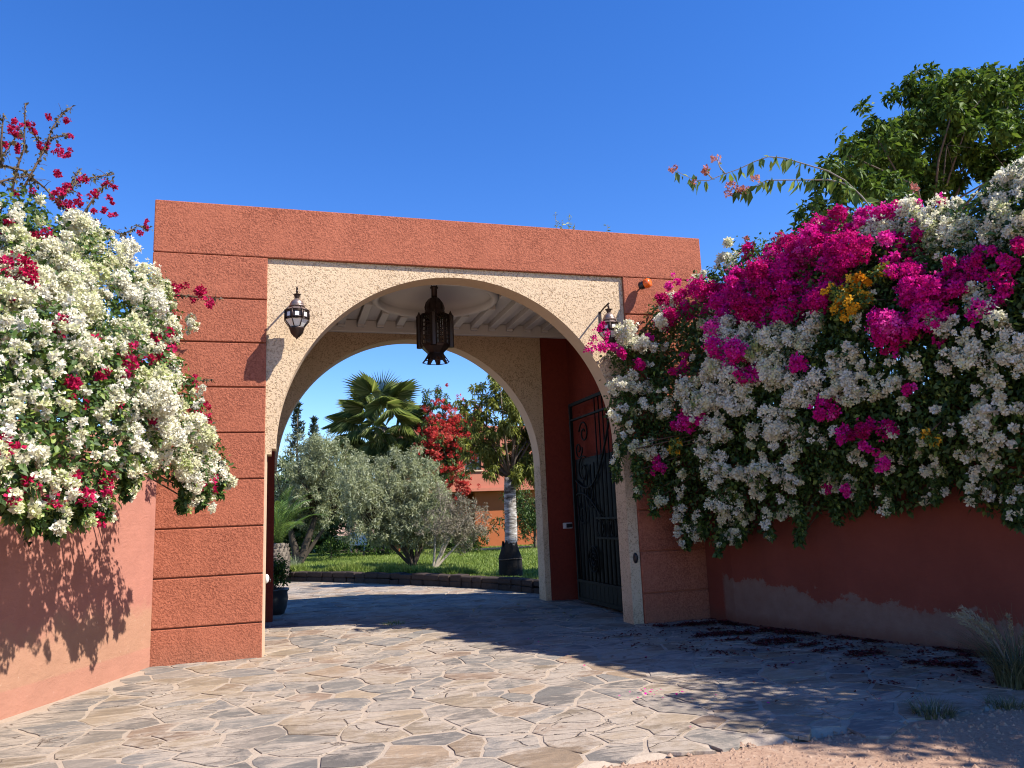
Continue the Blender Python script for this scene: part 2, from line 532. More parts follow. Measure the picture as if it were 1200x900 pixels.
def m_dirt():
    t = NT('reddish_dirt')
    n = t.noise(1.7, 6.0, 0.65)
    f = t.noise(38, 7.0, 0.75)
    col = t.mix(n, (0.36, 0.215, 0.14), (0.50, 0.34, 0.24))
    col = t.mix(t.math('MULTIPLY', t.ramp(f, [(0.46, 0.0), (0.66, 1.0)]), 0.6), col, (0.22, 0.115, 0.075))
    col = t.mix(t.math('MULTIPLY', t.ramp(t.noise(14, 6.0, 0.75), [(0.55, 0.0), (0.66, 1.0)]), 0.45), col, (0.55, 0.42, 0.32))
    return t.done(col, 0.97, t.bump(f, 0.8, 0.02, t.bump(n, 0.5, 0.05)), 0.1)


def m_lawn():
    t = NT('lawn_soil')
    n = t.noise(1.2, 6.0, 0.65)
    col = t.mix(t.ramp(n, [(0.35, 0.0), (0.65, 1.0)]), (0.07, 0.11, 0.022), (0.13, 0.17, 0.035))
    return t.done(col, 0.95, t.bump(t.noise(60, 5), 0.6, 0.03), 0.1)


M['stone'] = m_stone(); M['mortar'] = m_mortar(); M['dirt'] = m_dirt(); M['lawn'] = m_lawn()


def m_white_bark():
    t = NT('whitewashed_bark')
    n = t.noise(5, 6.0, 0.7, vec=t.mapping((1, 1, 3.5)), dist=0.6)
    col = t.ramp(n, [(0.38, (0.06, 0.05, 0.042)), (0.50, (0.27, 0.245, 0.215)), (0.64, (0.52, 0.50, 0.46))])
    return t.done(col, 0.9, t.bump(n, 0.8, 0.03), 0.15)


M['white_bark'] = m_white_bark()
M['twine'] = m_plain('dark_sacking', (0.022, 0.020, 0.018), 0.95, 0.1, var=0.4, scale=30, bump=0.8)


# ================================================================== ground and paving
def strip_interp(pts, y):
    for (a, b) in zip(pts[:-1], pts[1:]):
        if a[1] <= y <= b[1]:
            return a[0] + (b[0] - a[0]) * (y - a[1]) / (b[1] - a[1])
    return pts[0][0] if y < pts[0][1] else pts[-1][0]


WALL_L = [(-3.35, -6.5), (-2.72, -4.2), (-2.35, -3.0), (-1.957, -2.0), (-1.695, -1.41), (-1.423, -0.69), (-1.16, 0.0)]
WALL_R = [(8.55, -9.0), (7.25, -5.0), (6.60, -3.41), (6.164, -2.18), (5.85, -1.15), (5.72, -0.6), (5.70, 0.0)]
KERB = [(5.02, 3.85), (4.97, 4.35), (4.80, 5.0), (4.59, 5.6), (4.0, 6.9), (3.3, 8.1), (2.52, 9.28), (1.4, 10.9), (0.03, 12.4), (-1.6, 13.9), (-4.0, 15.4)]


def ground_grid(name, x0, x1, y0, y1, n, z, mat, amp=0.0):
    mb = MB()
    vs = []
    for j in range(n + 1):
        for i in range(n + 1):
            x = x0 + (x1 - x0) * i / n; y = y0 + (y1 - y0) * j / n
            vs.append((x, y, z + amp * noise.noise((x * 0.9, y * 0.9, 0)) - 0.09 * min(1.0, max(0.0, (y + 5.02) * 2.2))))
    fs = [(j * (n + 1) + i, j * (n + 1) + i + 1, (j + 1) * (n + 1) + i + 1, (j + 1) * (n + 1) + i) for j in range(n) for i in range(n)]
    mb.add(vs, fs, True)
    return mb.build(name, mat)


g = MB()
g.add([(-2500, -2500, -0.06), (2500, -2500, -0.06), (2500, 2500, -0.06), (-2500, 2500, -0.06)], [(0, 1, 2, 3)])
tag(g.build('ground', M['dirt']), kind='structure')
tag(ground_grid('dirt_track', -9, 9, -15, -3.2, 90, -0.006, M['dirt'], 0.022), kind='structure')


def front_edge(x):
    return -4.93 + 0.10 * noise.noise((x * 1.3, 3.1, 0)) + 0.05 * noise.noise((x * 4.0, 7.7, 0))


mb = MB()
N = 120
top = []
for i in range(N + 1):
    x = -9 + 18 * i / N
    top.append((x, front_edge(x) + 0.02))
vs = [(x, y, 0.004) for x, y in top] + [(x, 17.0, 0.004) for x, y in top] + [(x, y - 0.12, -0.05) for x, y in top]
fs = [(i, i + 1, N + 2 + i, N + 1 + i) for i in range(N)] + [(2 * N + 2 + i, 2 * N + 3 + i, i + 1, i) for i in range(N)]
mb.add(vs, fs)
driveway = tag(mb.build('driveway', M['mortar']), kind='structure')
driveway['label'] = 'crazy paved driveway of slate flagstones in sandy mortar'


def in_paving(x, y):
    if y < front_edge(x) - 0.05: return False
    if y < 0:
        return strip_interp(WALL_L, y) + 0.05 < x < strip_interp(WALL_R, y) - 0.05
    if y < 3.7:
        return -0.25 < x < 5.1
    return -7 < x < strip_interp(KERB, y) - 0.1


# irregular flagstones: cells of a thinned, jittered point set
cw, ch = 0.39, 0.275
pts = {}
for j in range(-20, 60):
    for i in range(-22, 30):
        if rng.random() < 0.24: continue
        pts.setdefault((i, j), []).append(((i + 0.5 + rng.uniform(-0.42, 0.42) + 0.5 * (j % 2)) * cw, (j + 0.5 + rng.uniform(-0.42, 0.42)) * ch))
        if rng.random() < 0.16:
            pts[(i, j)].append(((i + rng.random()) * cw, (j + rng.random()) * ch))


def clip(poly, px, py, nx, ny):
    out = []
    for a, b in zip(poly, poly[1:] + poly[:1]):
        da = (a[0] - px) * nx + (a[1] - py) * ny
        db = (b[0] - px) * nx + (b[1] - py) * ny
        if da <= 0: out.append(a)
        if (da < 0) != (db < 0):
            t = da / (da - db)
            out.append((a[0] + (b[0] - a[0]) * t, a[1] + (b[1] - a[1]) * t))
    return out


STONE_COL = [(0.22, 0.205, 0.195), (0.17, 0.175, 0.185), (0.31, 0.255, 0.195), (0.25, 0.205, 0.155), (0.19, 0.19, 0.195), (0.35, 0.285, 0.215), (0.135, 0.135, 0.14), (0.25, 0.23, 0.21), (0.29, 0.22, 0.16), (0.20, 0.20, 0.20), (0.23, 0.165, 0.125)]
cells = []
for (i, j), lst in pts.items():
    near = [q for di in (-2, -1, 0, 1, 2) for dj in (-2, -1, 0, 1, 2) for q in pts.get((i + di, j + dj), [])]
    for p in lst:
        if not in_paving(*p): continue
        poly = [(p[0] - 1.2, p[1] - 0.9), (p[0] + 1.2, p[1] - 0.9), (p[0] + 1.2, p[1] + 0.9), (p[0] - 1.2, p[1] + 0.9)]
        for q in near:
            if q is p: continue
            dx, dy = q[0] - p[0], q[1] - p[1]
            d = math.hypot(dx, dy)
            if d < 1e-6: continue
            gap = 0.004 + 0.017 * rng.random() ** 1.5
            poly = clip(poly, (p[0] + q[0]) / 2 - dx / d * gap, (p[1] + q[1]) / 2 - dy / d * gap, dx / d, dy / d)
            if len(poly) < 3: break
        if len(poly) < 3: continue
        ar = 0.5 * abs(sum(a[0] * b[1] - b[0] * a[1] for a, b in zip(poly, poly[1:] + poly[:1])))
        if ar < 0.015: continue
        cells.append((p, poly))


def stone_shape(p, poly):
    """outline with ragged edges, a slightly tilted top and sloping sides; local to p"""
    out = []
    L = [math.hypot(b[0] - a[0], b[1] - a[1]) for a, b in zip(poly, poly[1:] + poly[:1])]
    for (a, b), l in zip(zip(poly, poly[1:] + poly[:1]), L):
        if l < 0.035:
            out.append(((a[0] + b[0]) / 2, (a[1] + b[1]) / 2)); continue
        k = max(1, min(6, int(l / 0.10)))
        nx, ny = (b[1] - a[1]) / l, -(b[0] - a[0]) / l
        for s in range(k):
            t = (s + (0.04 if s == 0 else rng.uniform(-0.2, 0.2))) / k
            w = rng.uniform(-0.5, 0.35) * 0.024 if s else -0.008 * rng.random()
            out.append((a[0] + (b[0] - a[0]) * t + nx * w, a[1] + (b[1] - a[1]) * t + ny * w))
    w2 = []
    for (x, y) in out:
        d1 = noise.noise_vector((x * 2.3, y * 2.6, 0.0)); d2 = noise.noise_vector((x * 7.5, y * 8.5, 4.0))
        w2.append((x + 0.085 * d1.x + 0.024 * d2.x, y + 0.06 * d1.y + 0.020 * d2.y))
    out = w2
    n = len(out)
    h = rng.uniform(0.005, 0.0125)
    sx, sy = rng.uniform(-0.006, 0.006, 2)
    V = []; F = []
    for sc, zz in ((1.0, -0.01), (0.992, h * 0.8), (0.97, h)):
        for (x, y) in out:
            lx, ly = (x - p[0]), (y - p[1])
            V.append((lx * sc, ly * sc, zz + (lx * sx + ly * sy if zz > 0 else 0)))
    for r in (0, 1):
        for k in range(n):
            k2 = (k + 1) % n
            F.append((r * n + k, r * n + k2, (r + 1) * n + k2, (r + 1) * n + k))
    F.append(tuple(2 * n + k for k in range(n)))
    return V, F


def colour_mesh(me, cols):
    at = me.color_attributes.new('stone', 'FLOAT_COLOR', 'POINT')
    at.data.foreach_set('color', np.array(cols, dtype=np.float32).ravel())


cells.sort(key=lambda c: (c[0][0] - 0.2) ** 2 + (c[0][1] + 9.5) ** 2)
far = MB(); far_c = []
for k, (p, poly) in enumerate(cells):
    V, F = stone_shape(p, poly)
    if sum(a[0] * b[1] - b[0] * a[1] for a, b in zip(poly, poly[1:] + poly[:1])) < 0:
        F = [f[::-1] for f in F]
    c = np.array(STONE_COL[int(rng.integers(len(STONE_COL)))]) * 0.8 + 0.2 * np.array([0.25, 0.222, 0.205])
    c = c * rng.uniform(0.80, 1.12) * np.array([1.05, 0.985, 0.885])
    c = [*c, 1.0]
    if k < 298:
        mb = MB(); mb.add(V, F)
        me = mb.mesh('flagstone')
        colour_mesh(me, [c] * len(V))
        link('flagstone', me, M['stone'], driveway, (p[0], p[1], 0.0))
    else:
        far.add([(x + p[0], y + p[1], z) for x, y, z in V], F)
        far_c += [c] * len(V)
if far.v:
    me = far.mesh('far_flagstones')
    colour_mesh(me, far_c)
    tag(link('far_flagstones', me, M['stone'], driveway), kind='stuff')

# pebbles and grit on the dirt track
n = 5200
P = np.stack([rng.uniform(-1, 6.5, n), -4.9 - rng.random(n) * 1.5, np.zeros(n)], 1)
keep = np.array([p[1] < front_edge(p[0]) - 0.04 for p in P])
P = P[keep]
mbp = MB()
for p in P:
    r = random.uniform(0.004, 0.016) * (1.9 if random.random() < 0.08 else 1)
    z = -0.006 + 0.022 * noise.noise((p[0] * 0.9, p[1] * 0.9, 0))
    a = random.random() * 6.28
    ring = [(p[0] + r * random.uniform(0.7, 1.3) * math.cos(a + k * 1.2566), p[1] + r * random.uniform(0.7, 1.3) * math.sin(a + k * 1.2566), z - 0.002) for k in range(5)]
    mbp.add(ring + [(p[0] + r * 0.2, p[1], z + r * 0.8)], [(k, (k + 1) % 5, 5) for k in range(5)])
tag(mbp.build('gravel', M['dirt']), 'reddish grit and pebbles along the edge of the paving', kind='stuff')


# ================================================================== gateway
gate = empty('gateway', (2.4, 0, 0), 'red stucco gateway with cream arch and flat lintel over the driveway', 'gateway')
GX = 2.4


def gp(name, me, mat):
    o = link(name, me, mat, gate)
    o.location = (-GX, 0, 0)
    return o


JO = [0.39 + 0.54 * k for k in range(9)]          # joint heights 0.39 ... 4.71
levels = [-0.05] + JO
GAP = 0.008


def rusticated(x0, x1, y0, depth=0.035):
    for a, b in zip(levels[:-1], levels[1:]):
        me = cham_box(x0, x1, y0, y0 + depth, a + (GAP if a > 0 else 0), b - GAP, 0.009, 2)
        gp('render_panel', me, M['red_stucco'])


# front wall
rusticated(-1.29, 0.0, 0.0)
rusticated(4.753, 6.02, 0.0)
for (x0, x1) in ((-1.285, -0.004), (4.757, 6.015)):
    mb = MB(); mb.box(x0, x1, 0.03, 0.36, -0.05, 4.70)
    gp('pier', mb.mesh('pier'), M['groove'])
gp('lintel', cham_box(-1.29, 6.02, 0.0, 0.36, 4.71, 5.36, 0.012, 2), M['red_stucco'])


def arch_wall(mb, x0, x1, z1, cx, cz, R, y0, y1, seg=72, front=True):
    """wall over a semicircular opening, built as one shell with thickness"""
    pts = [(cx - R * math.cos(PI * k / seg), cz + R * math.sin(PI * k / seg)) for k in range(seg + 1)]
    for (ax, az), (bx, bz) in zip(pts[:-1], pts[1:]):
        mb.add([(ax, y0, az), (bx, y0, bz), (bx, y0, z1), (ax, y0, z1)], [(0, 1, 2, 3)])
        mb.add([(ax, y1, az), (bx, y1, bz), (bx, y1, z1), (ax, y1, z1)], [(3, 2, 1, 0)])
    return pts


FC = (2.365, 2.345, 2.24)
BC = (2.32, 2.31, 2.21)


def intrados(mb, pts, y0, y1):
    vs = [(x, y, z) for (x, z) in pts for y in (y0, y1)]
    mb.add(vs, [(2 * k, 2 * k + 1, 2 * k + 3, 2 * k + 2) for k in range(len(pts) - 1)], True)


YB = 0.045
mb = MB()
pts = arch_wall(mb, 0, 4.753, 4.708, *FC, YB, 0.36)
mb.box(0.0, FC[0] - FC[2], YB, 0.36, 2.36, 4.708)
mb.box(FC[0] + FC[2], 4.7535, YB, 0.36, -0.05, 4.708)
mb.box(0.0, 0.075, YB, 0.36, 2.295, 2.36)
gp('arch_facing', mb.mesh('arch_facing'), M['beige_stucco'])
mb = MB()
intrados(mb, [(x, z) for x, z in pts], YB + 0.002, 0.358)
mb2 = MB()
mb2.box(-0.003, 0.024, 0.012, 0.30, -0.05, 2.294)
gp('arch_soffit', mb.mesh('arch_soffit'), M['beige_plain'])
gp('jamb_trim', mb2.mesh('jamb_trim'), M['beige_plain'])

# back wall of the porch
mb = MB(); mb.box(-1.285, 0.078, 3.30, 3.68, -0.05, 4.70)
gp('pier', mb.mesh('pier'), M['red_back_shade'])
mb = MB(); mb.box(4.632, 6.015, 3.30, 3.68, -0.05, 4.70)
gp('pier', mb.mesh('pier'), M['red_back_shade'])
mb = MB()
pts = arch_wall(mb, 0.08, 4.63, 4.72, *BC, 3.345, 3.70)
mb.box(0.08, BC[0] - BC[2], 3.345, 3.70, BC[1], 4.72)
mb.box(BC[0] + BC[2], 4.63, 3.345, 3.70, -0.05, 4.72)
gp('arch_facing', mb.mesh('arch_facing'), M['beige_stucco'])
mb = MB(); intrados(mb, pts, 3.347, 3.698)
gp('arch_soffit', mb.mesh('arch_soffit'), M['beige_plain'])

# side walls of the porch and its roof
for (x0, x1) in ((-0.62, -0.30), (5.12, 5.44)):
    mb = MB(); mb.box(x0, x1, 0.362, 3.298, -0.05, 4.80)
    gp('side_wall', mb.mesh('side_wall'), M['red_back_shade'])
gp('parapet', cham_box(-1.29, 6.02, 3.32, 3.70, 4.725, 5.34, 0.012, 2), M['red_stucco'])
for (x0, x1) in ((-1.29, -1.03), (5.76, 6.02)):
    mb = MB(); mb.box(x0, x1, 0.362, 3.318, 4.71, 5.34)
    gp('parapet', mb.mesh('parapet'), M['red_stucco'])
mb = MB(); mb.box(-1.02, 5.75, 0.365, 3.315, 5.10, 5.22)
gp('roof', mb.mesh('roof'), M['white_plaster'])

# ceiling with a round recess
DC = (2.40, 1.62); DR = 0.86
CZ = 4.80
mb = MB()
x0, x1, y0, y1 = -0.30, 5.12, 0.362, 3.298
ring = [(DC[0] + DR * math.cos(2 * PI * k / 64), DC[1] + DR * math.sin(2 * PI * k / 64)) for k in range(64)]


def to_rect(x, y):
    dx, dy = x - DC[0], y - DC[1]
    s = 1e9
    if dx > 1e-9: s = min(s, (x1 - DC[0]) / dx)
    if dx < -1e-9: s = min(s, (x0 - DC[0]) / dx)
    if dy > 1e-9: s = min(s, (y1 - DC[1]) / dy)
    if dy < -1e-9: s = min(s, (y0 - DC[1]) / dy)
    return (DC[0] + dx * s, DC[1] + dy * s)


outer = [to_rect(*p) for p in ring]
mb.add([(x, y, CZ) for x, y in ring] + [(x, y, CZ) for x, y in outer], [(k, (k + 1) % 64, 64 + (k + 1) % 64, 64 + k) for k in range(64)])
for (cx, cy) in ((x0, y0), (x1, y0), (x1, y1), (x0, y1)):
    c = sorted(range(64), key=lambda k: (outer[k][0] - cx) ** 2 + (outer[k][1] - cy) ** 2)[:2]
    mb.add([(cx, cy, CZ), (*outer[c[0]], CZ), (*outer[c[1]], CZ)], [(0, 1, 2)])
gp('ceiling', mb.mesh('ceiling'), M['white_plaster'])
mb = MB()
prof = [(DR * math.cos(a), CZ + 0.24 * math.sin(a)) for a in [PI / 2 * k / 12 for k in range(13)]]
prof[-1] = (0.01, prof[-1][1])
mb.lathe(prof, 64, (DC[0], DC[1], 0), True, 0, False)
gp('ceiling_dome', mb.mesh('ceiling_dome'), M['white_plaster'])
mb = MB()
mb.lathe([(DR, CZ), (DR, CZ - 0.10), (DR + 0.05, CZ - 0.115), (DR + 0.10, CZ - 0.08), (DR + 0.11, CZ)], 64, (DC[0], DC[1], 0), True, 0, False)
gp('dome_ring', mb.mesh('dome_ring'), M['white_plaster'])
k = 0
bx = 2.40 - 0.324 * 8
while bx < 5.05:
    spans = [(0.364, 3.12)]
    dx = abs(bx - DC[0])
    if dx < DR + 0.16:
        h = math.sqrt((DR + 0.16) ** 2 - dx * dx)
        spans = [(0.364, DC[1] - h), (DC[1] + h, 3.12)]
    for a, b in spans:
        if b - a > 0.08:
            gp('ceiling_beam', cham_box(bx - 0.062, bx + 0.062, a, b, 4.70, 4.805, 0.008, 1), M['white_plaster'])
    bx += 0.324
bx = 2.40 - 0.324 * 8
while bx < 5.05:
    gp('corbel', cham_box(bx - 0.062, bx + 0.062, 3.12, 3.20, 4.668, 4.805, 0.01, 1), M['white_plaster'])
    bx += 0.324
gp('cornice', cham_box(-0.298, 5.118, 3.20, 3.297, 4.595, 4.80, 0.01, 1), M['white_plaster'])
gp('cornice', cham_box(-0.298, 5.118, 0.363, 0.44, 4.62, 4.798, 0.01, 1), M['white_plaster'])


# ================================================================== boundary walls
def wall(name, line, side, th, z1, mat, label, cat):
    """line runs along the visible face; side=-1 puts the thickness to -x"""
    mb = MB()
    P = []
    for a, b in zip(line[:-1], line[1:]):
        n = max(1, int(math.hypot(b[0] - a[0], b[1] - a[1]) / 0.25))
        P += [(a[0] + (b[0] - a[0]) * k / n, a[1] + (b[1] - a[1]) * k / n) for k in range(n)]
    P.append(line[-1])
    m = len(P)
    vs = []
    for (x, y) in P:
        w = 0.012 * noise.noise((y * 1.1, x, 0))
        vs += [(x + w, y, -0.06), (x + w * 1.5, y, z1 * 0.5), (x + w, y, z1 - 0.03), (x + 0.03 * side, y, z1), (x + side * th, y, z1), (x + side * th, y, -0.06)]
    fs = []
    for i in range(m - 1):
        for k in range(5):
            q = (i * 6 + k, (i + 1) * 6 + k, (i + 1) * 6 + k + 1, i * 6 + k + 1)
            fs.append(q if side > 0 else q[::-1])
    fs.append(tuple(range(5, -1, -1))); fs.append(tuple((m - 1) * 6 + k for k in range(6)))
    mb.add(vs, fs)
    o = mb.build(name, mat)
    return tag(o, label, cat)


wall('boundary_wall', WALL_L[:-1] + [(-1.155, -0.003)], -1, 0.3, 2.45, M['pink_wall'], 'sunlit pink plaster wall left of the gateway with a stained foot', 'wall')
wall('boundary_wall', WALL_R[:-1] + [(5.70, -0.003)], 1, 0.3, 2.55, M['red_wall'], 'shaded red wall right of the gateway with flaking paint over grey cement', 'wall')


# ================================================================== iron gate leaf
leaf = empty('iron_gate', (4.90, 0.40, 0), 'black wrought iron gate leaf standing open against the right side of the passage', 'gate')


def lp(name, mb):
    o = mb.build(name, M['iron'], leaf)
    return o


LW_, LH = 2.32, 3.30         # leaf runs along +y from its hinge; local x = thickness
mb = MB()
for (a, b) in ((0.0, 0.055), (LW_ - 0.055, LW_)):
    mb.box(-0.025, 0.025, a, b, 0.06, LH)
mb.box(-0.024, 0.024, 0.055, LW_ - 0.055, 0.06, 0.12)
mb.box(-0.024, 0.024, 0.055, LW_ - 0.055, 0.36, 0.40)
mb.box(-0.024, 0.024, 0.055, LW_ - 0.055, LH - 0.05, LH)
mb.box(-0.024, 0.024, 0.055, LW_ - 0.055, LH - 0.30, LH - 0.27)
lp('frame', mb)
mb = MB(); mb.box(-0.008, 0.008, 0.055, LW_ - 0.055, 0.12, 0.36)
lp('kick_plate', mb)
mb = MB(); mb.box(0.030, 0.034, 0.056, LW_ - 0.056, 0.40, 2.35)
lp('backing_sheet', mb)
for z in (1.06, 1.36):
    mb = MB(); mb.box(-0.02, 0.02, 0.055, LW_ * 0.62, z, z + 0.03)
    lp('rail', mb)
for k in range(1, 15):
    y = LW_ * k / 15
    z1 = LH - 0.05 if k < 9 else 1.9 + 0.35 * math.cos((k - 9) * 0.4)
    mb = MB(); mb.tube([(0, y, 0.12), (0, y, z1)], 0.011, 6)
    lp('bar', mb)
for k in range(5):
    y = 0.2 + k * 0.27
    mb = MB()
    mb.tube([(0, y + 0.12 * math.cos(a), 1.225 + 0.13 * math.sin(a)) for a in [2 * PI * i / 16 for i in range(17)]], 0.009, 5)
    lp('ring', mb)


def spiral(cy, cz, r0, turns, a0, sgn=1):
    return [(0, cy + r0 * (1 - 0.8 * t) * math.cos(a0 + sgn * 2 * PI * turns * t), cz + r0 * (1 - 0.8 * t) * math.sin(a0 + sgn * 2 * PI * turns * t)) for t in [i / 30 for i in range(31)]]


for (cy, cz, r, tr, a0, sg) in ((1.75, 2.75, 0.20, 1.4, 0.2, 1), (1.85, 2.15, 0.24, 1.3, 2.2, -1), (1.60, 1.75, 0.22, 1.4, 4.0, 1), (1.95, 1.45, 0.2, 1.3, 1.0, -1), (2.0, 2.5, 0.16, 1.3, 3.0, 1)):
    mb = MB(); mb.tube(spiral(cy, cz, r, tr, a0, sg), 0.014, 5)
    lp('scroll', mb)
mb = MB(); mb.tube([(0, 0.6 + 1.6 * t, 3.0 - 1.0 * t - 0.55 * math.sin(PI * t)) for t in [i / 16 for i in range(17)]], 0.018, 6)
lp('curved_bar', mb)
mb = MB(); mb.tube([(0, 1.15 + 1.05 * t, 1.36 + 0.42 * math.sin(PI * t * 0.6)) for t in [i / 16 for i in range(17)]], 0.018, 6)
lp('curved_bar', mb)
mb = MB()
for r in (0.2, 0.11, 0.05):
    mb.tube([(0, 1.6 + r * math.cos(a), 0.74 + r * math.sin(a)) for a in [2 * PI * i / 20 for i in range(21)]], 0.014, 5)
for i in range(8):
    a = i * PI / 4
    mb.tube([(0, 1.6 + 0.05 * math.cos(a), 0.74 + 0.05 * math.sin(a)), (0, 1.6 + 0.2 * math.cos(a), 0.74 + 0.2 * math.sin(a))], 0.01, 4)
lp('medallion', mb)
for z in (0.5, 2.7):
    mb = MB(); mb.lathe([(0.022, 0), (0.022, 0.14)], 10, (0, -0.02, z)); lp('hinge', mb)


# ================================================================== lanterns
def oct_ring(r, z, k, n=8, ph=PI / 8):
    a = 2 * PI * k / n + ph
    return Vector((r * math.cos(a), r * math.sin(a), z))


def wall_lantern(loc, wall_y, label):
    t = empty('wall_lantern', loc, label, 'lantern', 'lanterns on the cream arch')
    mb = MB()
    mb.lathe([(0.004, 0.615), (0.016, 0.60), (0.012, 0.583), (0.007, 0.57)], 8)
    mb.lathe([(0.008, 0.57), (0.050, 0.553), (0.036, 0.54), (0.024, 0.50)], 8, smooth=False)
    mb.build('finial', M['bronze'], t)
    mb = MB()
    mb.lathe([(0.022, 0.505), (0.040, 0.492), (0.068, 0.470), (0.082, 0.435), (0.082, 0.42)], 16)
    mb.lathe([(0.092, 0.42), (0.092, 0.40), (0.080, 0.395)], 16)
    mb.build('dome', M['copper'], t)
    mb = MB(); mb.lathe([(0.080, 0.398), (0.135, 0.352), (0.150, 0.345)], 8, phase=PI / 8, smooth=False)
    mb.build('shoulder', M['copper'], t)
    mb = MB()
    for k in range(8):
        a, b = oct_ring(0.150, 0.345, k), oct_ring(0.150, 0.235, k)
        mb.tube([a, b], 0.009, 5); mb.tube([b, oct_ring(0.082, 0.145, k)], 0.007, 5)
        mb.tube([oct_ring(0.135, 0.352, k), oct_ring(0.08, 0.398, k)], 0.006, 5)
        for (r, z) in ((0.15, 0.345), (0.15, 0.235), (0.082, 0.145), (0.148, 0.325), (0.148, 0.255)):
            mb.tube([oct_ring(r, z, k), oct_ring(r, z, k + 1)], 0.006, 5)
    mb.build('cage', M['bronze'], t)
    for k in range(8):
        mb = MB()
        a, b = oct_ring(0.147, 0.325, k), oct_ring(0.147, 0.325, k + 1)
        c, d = a.copy(), b.copy(); c.z = d.z = 0.255
        q = lambda u, w: a.lerp(b, u).lerp(c.lerp(d, u), w)
        P8 = [q(0, 0), q(1, 0), q(1, 1), q(0, 1), q(0.30, 0.14), q(0.70, 0.14), q(0.70, 0.86), q(0.30, 0.86)]
        mb.add(P8, [(0, 1, 5, 4), (1, 2, 6, 5), (2, 3, 7, 6), (3, 0, 4, 7)])
        pn = mb.build('panel', M['bronze'], t)
        mb = MB(); mb.add(P8[4:], [(0, 1, 2, 3)]); mb.build('pane', M['frosted'], pn)
        mb = MB()
        mb.add([oct_ring(0.146, 0.232, k), oct_ring(0.146, 0.232, k + 1), oct_ring(0.080, 0.148, k + 1), oct_ring(0.080, 0.148, k)], [(0, 1, 2, 3)])
        mb.build('pane', M['frosted'], t)
    mb = MB()
    mb.lathe([(0.076, 0.150), (0.090, 0.142), (0.090, 0.130), (0.082, 0.115), (0.070, 0.075), (0.035, 0.035), (0.012, 0.018), (0.002, 0.0)], 16)
    mb.build('cup', M['bronze'], t)
    mb = MB()
    dy = wall_y - loc[1]
    mb.box(-0.016, 0.016, dy - 0.012, dy + 0.01, 0.42, 0.60)
    mb.tube([(0, dy - 0.01, 0.585), (0, dy * 0.5, 0.615), (0, -0.02, 0.635)], 0.012, 6)
    mb.tube([(0, -0.02, 0.635), (0, 0, 0.61)], 0.006, 5)
    mb.build('bracket', M['bronze'], t)
    return t


wall_lantern((0.348, -0.25, 3.625), YB, 'octagonal bronze wall lantern on the sunny left shoulder of the cream arch')
wall_lantern((4.392, -0.25, 3.600), YB, 'bronze wall lantern half hidden by white and crimson blooms on the right of the arch')

HX, HY, HZ = 2.40, 1.72, 3.79
hl = empty('hanging_lantern', (HX, HY, HZ), 'large dark pierced metal lantern hanging under the porch ceiling', 'lantern')
mb = MB()
mb.tube([(0.045 * math.cos(a), 0, 1.215 + 0.04 * math.sin(a)) for a in [2 * PI * i / 16 for i in range(17)]], 0.008, 6)
mb.build('ring', M['bronze'], hl)
mb = MB(); mb.lathe([(0.006, 1.20), (0.006, 1.26)], 6); mb.build('hook', M['bronze'], hl)
mb = MB()
mb.lathe([(0.062, 1.175), (0.062, 1.155), (0.046, 1.145), (0.046, 1.00)], 12)
mb.build('neck', M['bronze'], hl)
mb = MB()
mb.lathe([(0.048, 1.00), (0.085, 0.97), (0.125, 0.92), (0.145, 0.85), (0.140, 0.80), (0.155, 0.785), (0.155, 0.76), (0.228, 0.72)], 16)
for k in range(8):
    a = k * PI / 4
    mb.tube([(r * math.cos(a), r * math.sin(a), z) for r, z in ((0.05, 1.0), (0.088, 0.972), (0.128, 0.922), (0.149, 0.85), (0.143, 0.80))], 0.008, 5)
mb.build('dome', M['bronze'], hl)
R8 = 0.232
mb = MB()
for k in range(8):
    a, b = oct_ring(R8, 0.72, k), oct_ring(R8, 0.72, k + 1)
    lo = Vector((0, 0, -0.46))
    for s in (0.0, 0.2, 0.4, 0.6, 0.8):
        p = a.lerp(b, s); mb.tube([p, p + lo], 0.009 if s else 0.014, 4)
    for i in range(8):
        q = Vector((0, 0, -0.46 * i / 7)); mb.tube([a + q, b + q], 0.008, 4)
mb.build('lattice', M['bronze'], hl)
for k in range(4):
    an = k * PI / 2 - 0.29
    mb = MB()
    c = (0.24 * math.cos(an), 0.24 * math.sin(an), 0)
    mb.lathe([(0.045, 0.22), (0.045, 0.70), (0.052, 0.71), (0.028, 0.735), (0.004, 0.79)], 6, c, False)
    tu = mb.build('turret', M['bronze'], hl)
mb = MB()
mb.lathe([(0.232, 0.262), (0.215, 0.225), (0.125, 0.135), (0.13, 0.115)], 8, phase=PI / 8, smooth=False, cap=False)
mb.build('lower_bowl', M['bronze'], hl)
mb = MB()
for k in range(8):
    a, b = oct_ring(0.13, 0.115, k), oct_ring(0.13, 0.115, k + 1)
    c, d = oct_ring(0.205, 0.0, k), oct_ring(0.205, 0.0, k + 1)
    # skirt panel with a round-headed opening
    arcs = []
    for i in range(9):
        t = i / 8
        base = c.lerp(d, 0.22 + 0.56 * t)
        h = math.sin(PI * t) * 0.62
        arcs.append(base.lerp(a.lerp(b, 0.22 + 0.56 * t), h))
    tops = [a.lerp(b, i / 8) for i in range(9)]
    mb.add(tops + arcs, [(i, i + 1, 9 + i + 1, 9 + i) for i in range(8)])
    mb.add([a, c, arcs[0], tops[0]], [(0, 1, 2)]); mb.add([b, d, arcs[-1]], [(0, 1, 2)])
    mb.tube([c, d], 0.007, 4)
mb.build('skirt', M['bronze'], hl)
mb = MB(); mb.lathe([(0.05, 0.30), (0.055, 0.34), (0.05, 0.60), (0.02, 0.64)], 12)
mb.build('inner_glass', M['frosted'], hl)

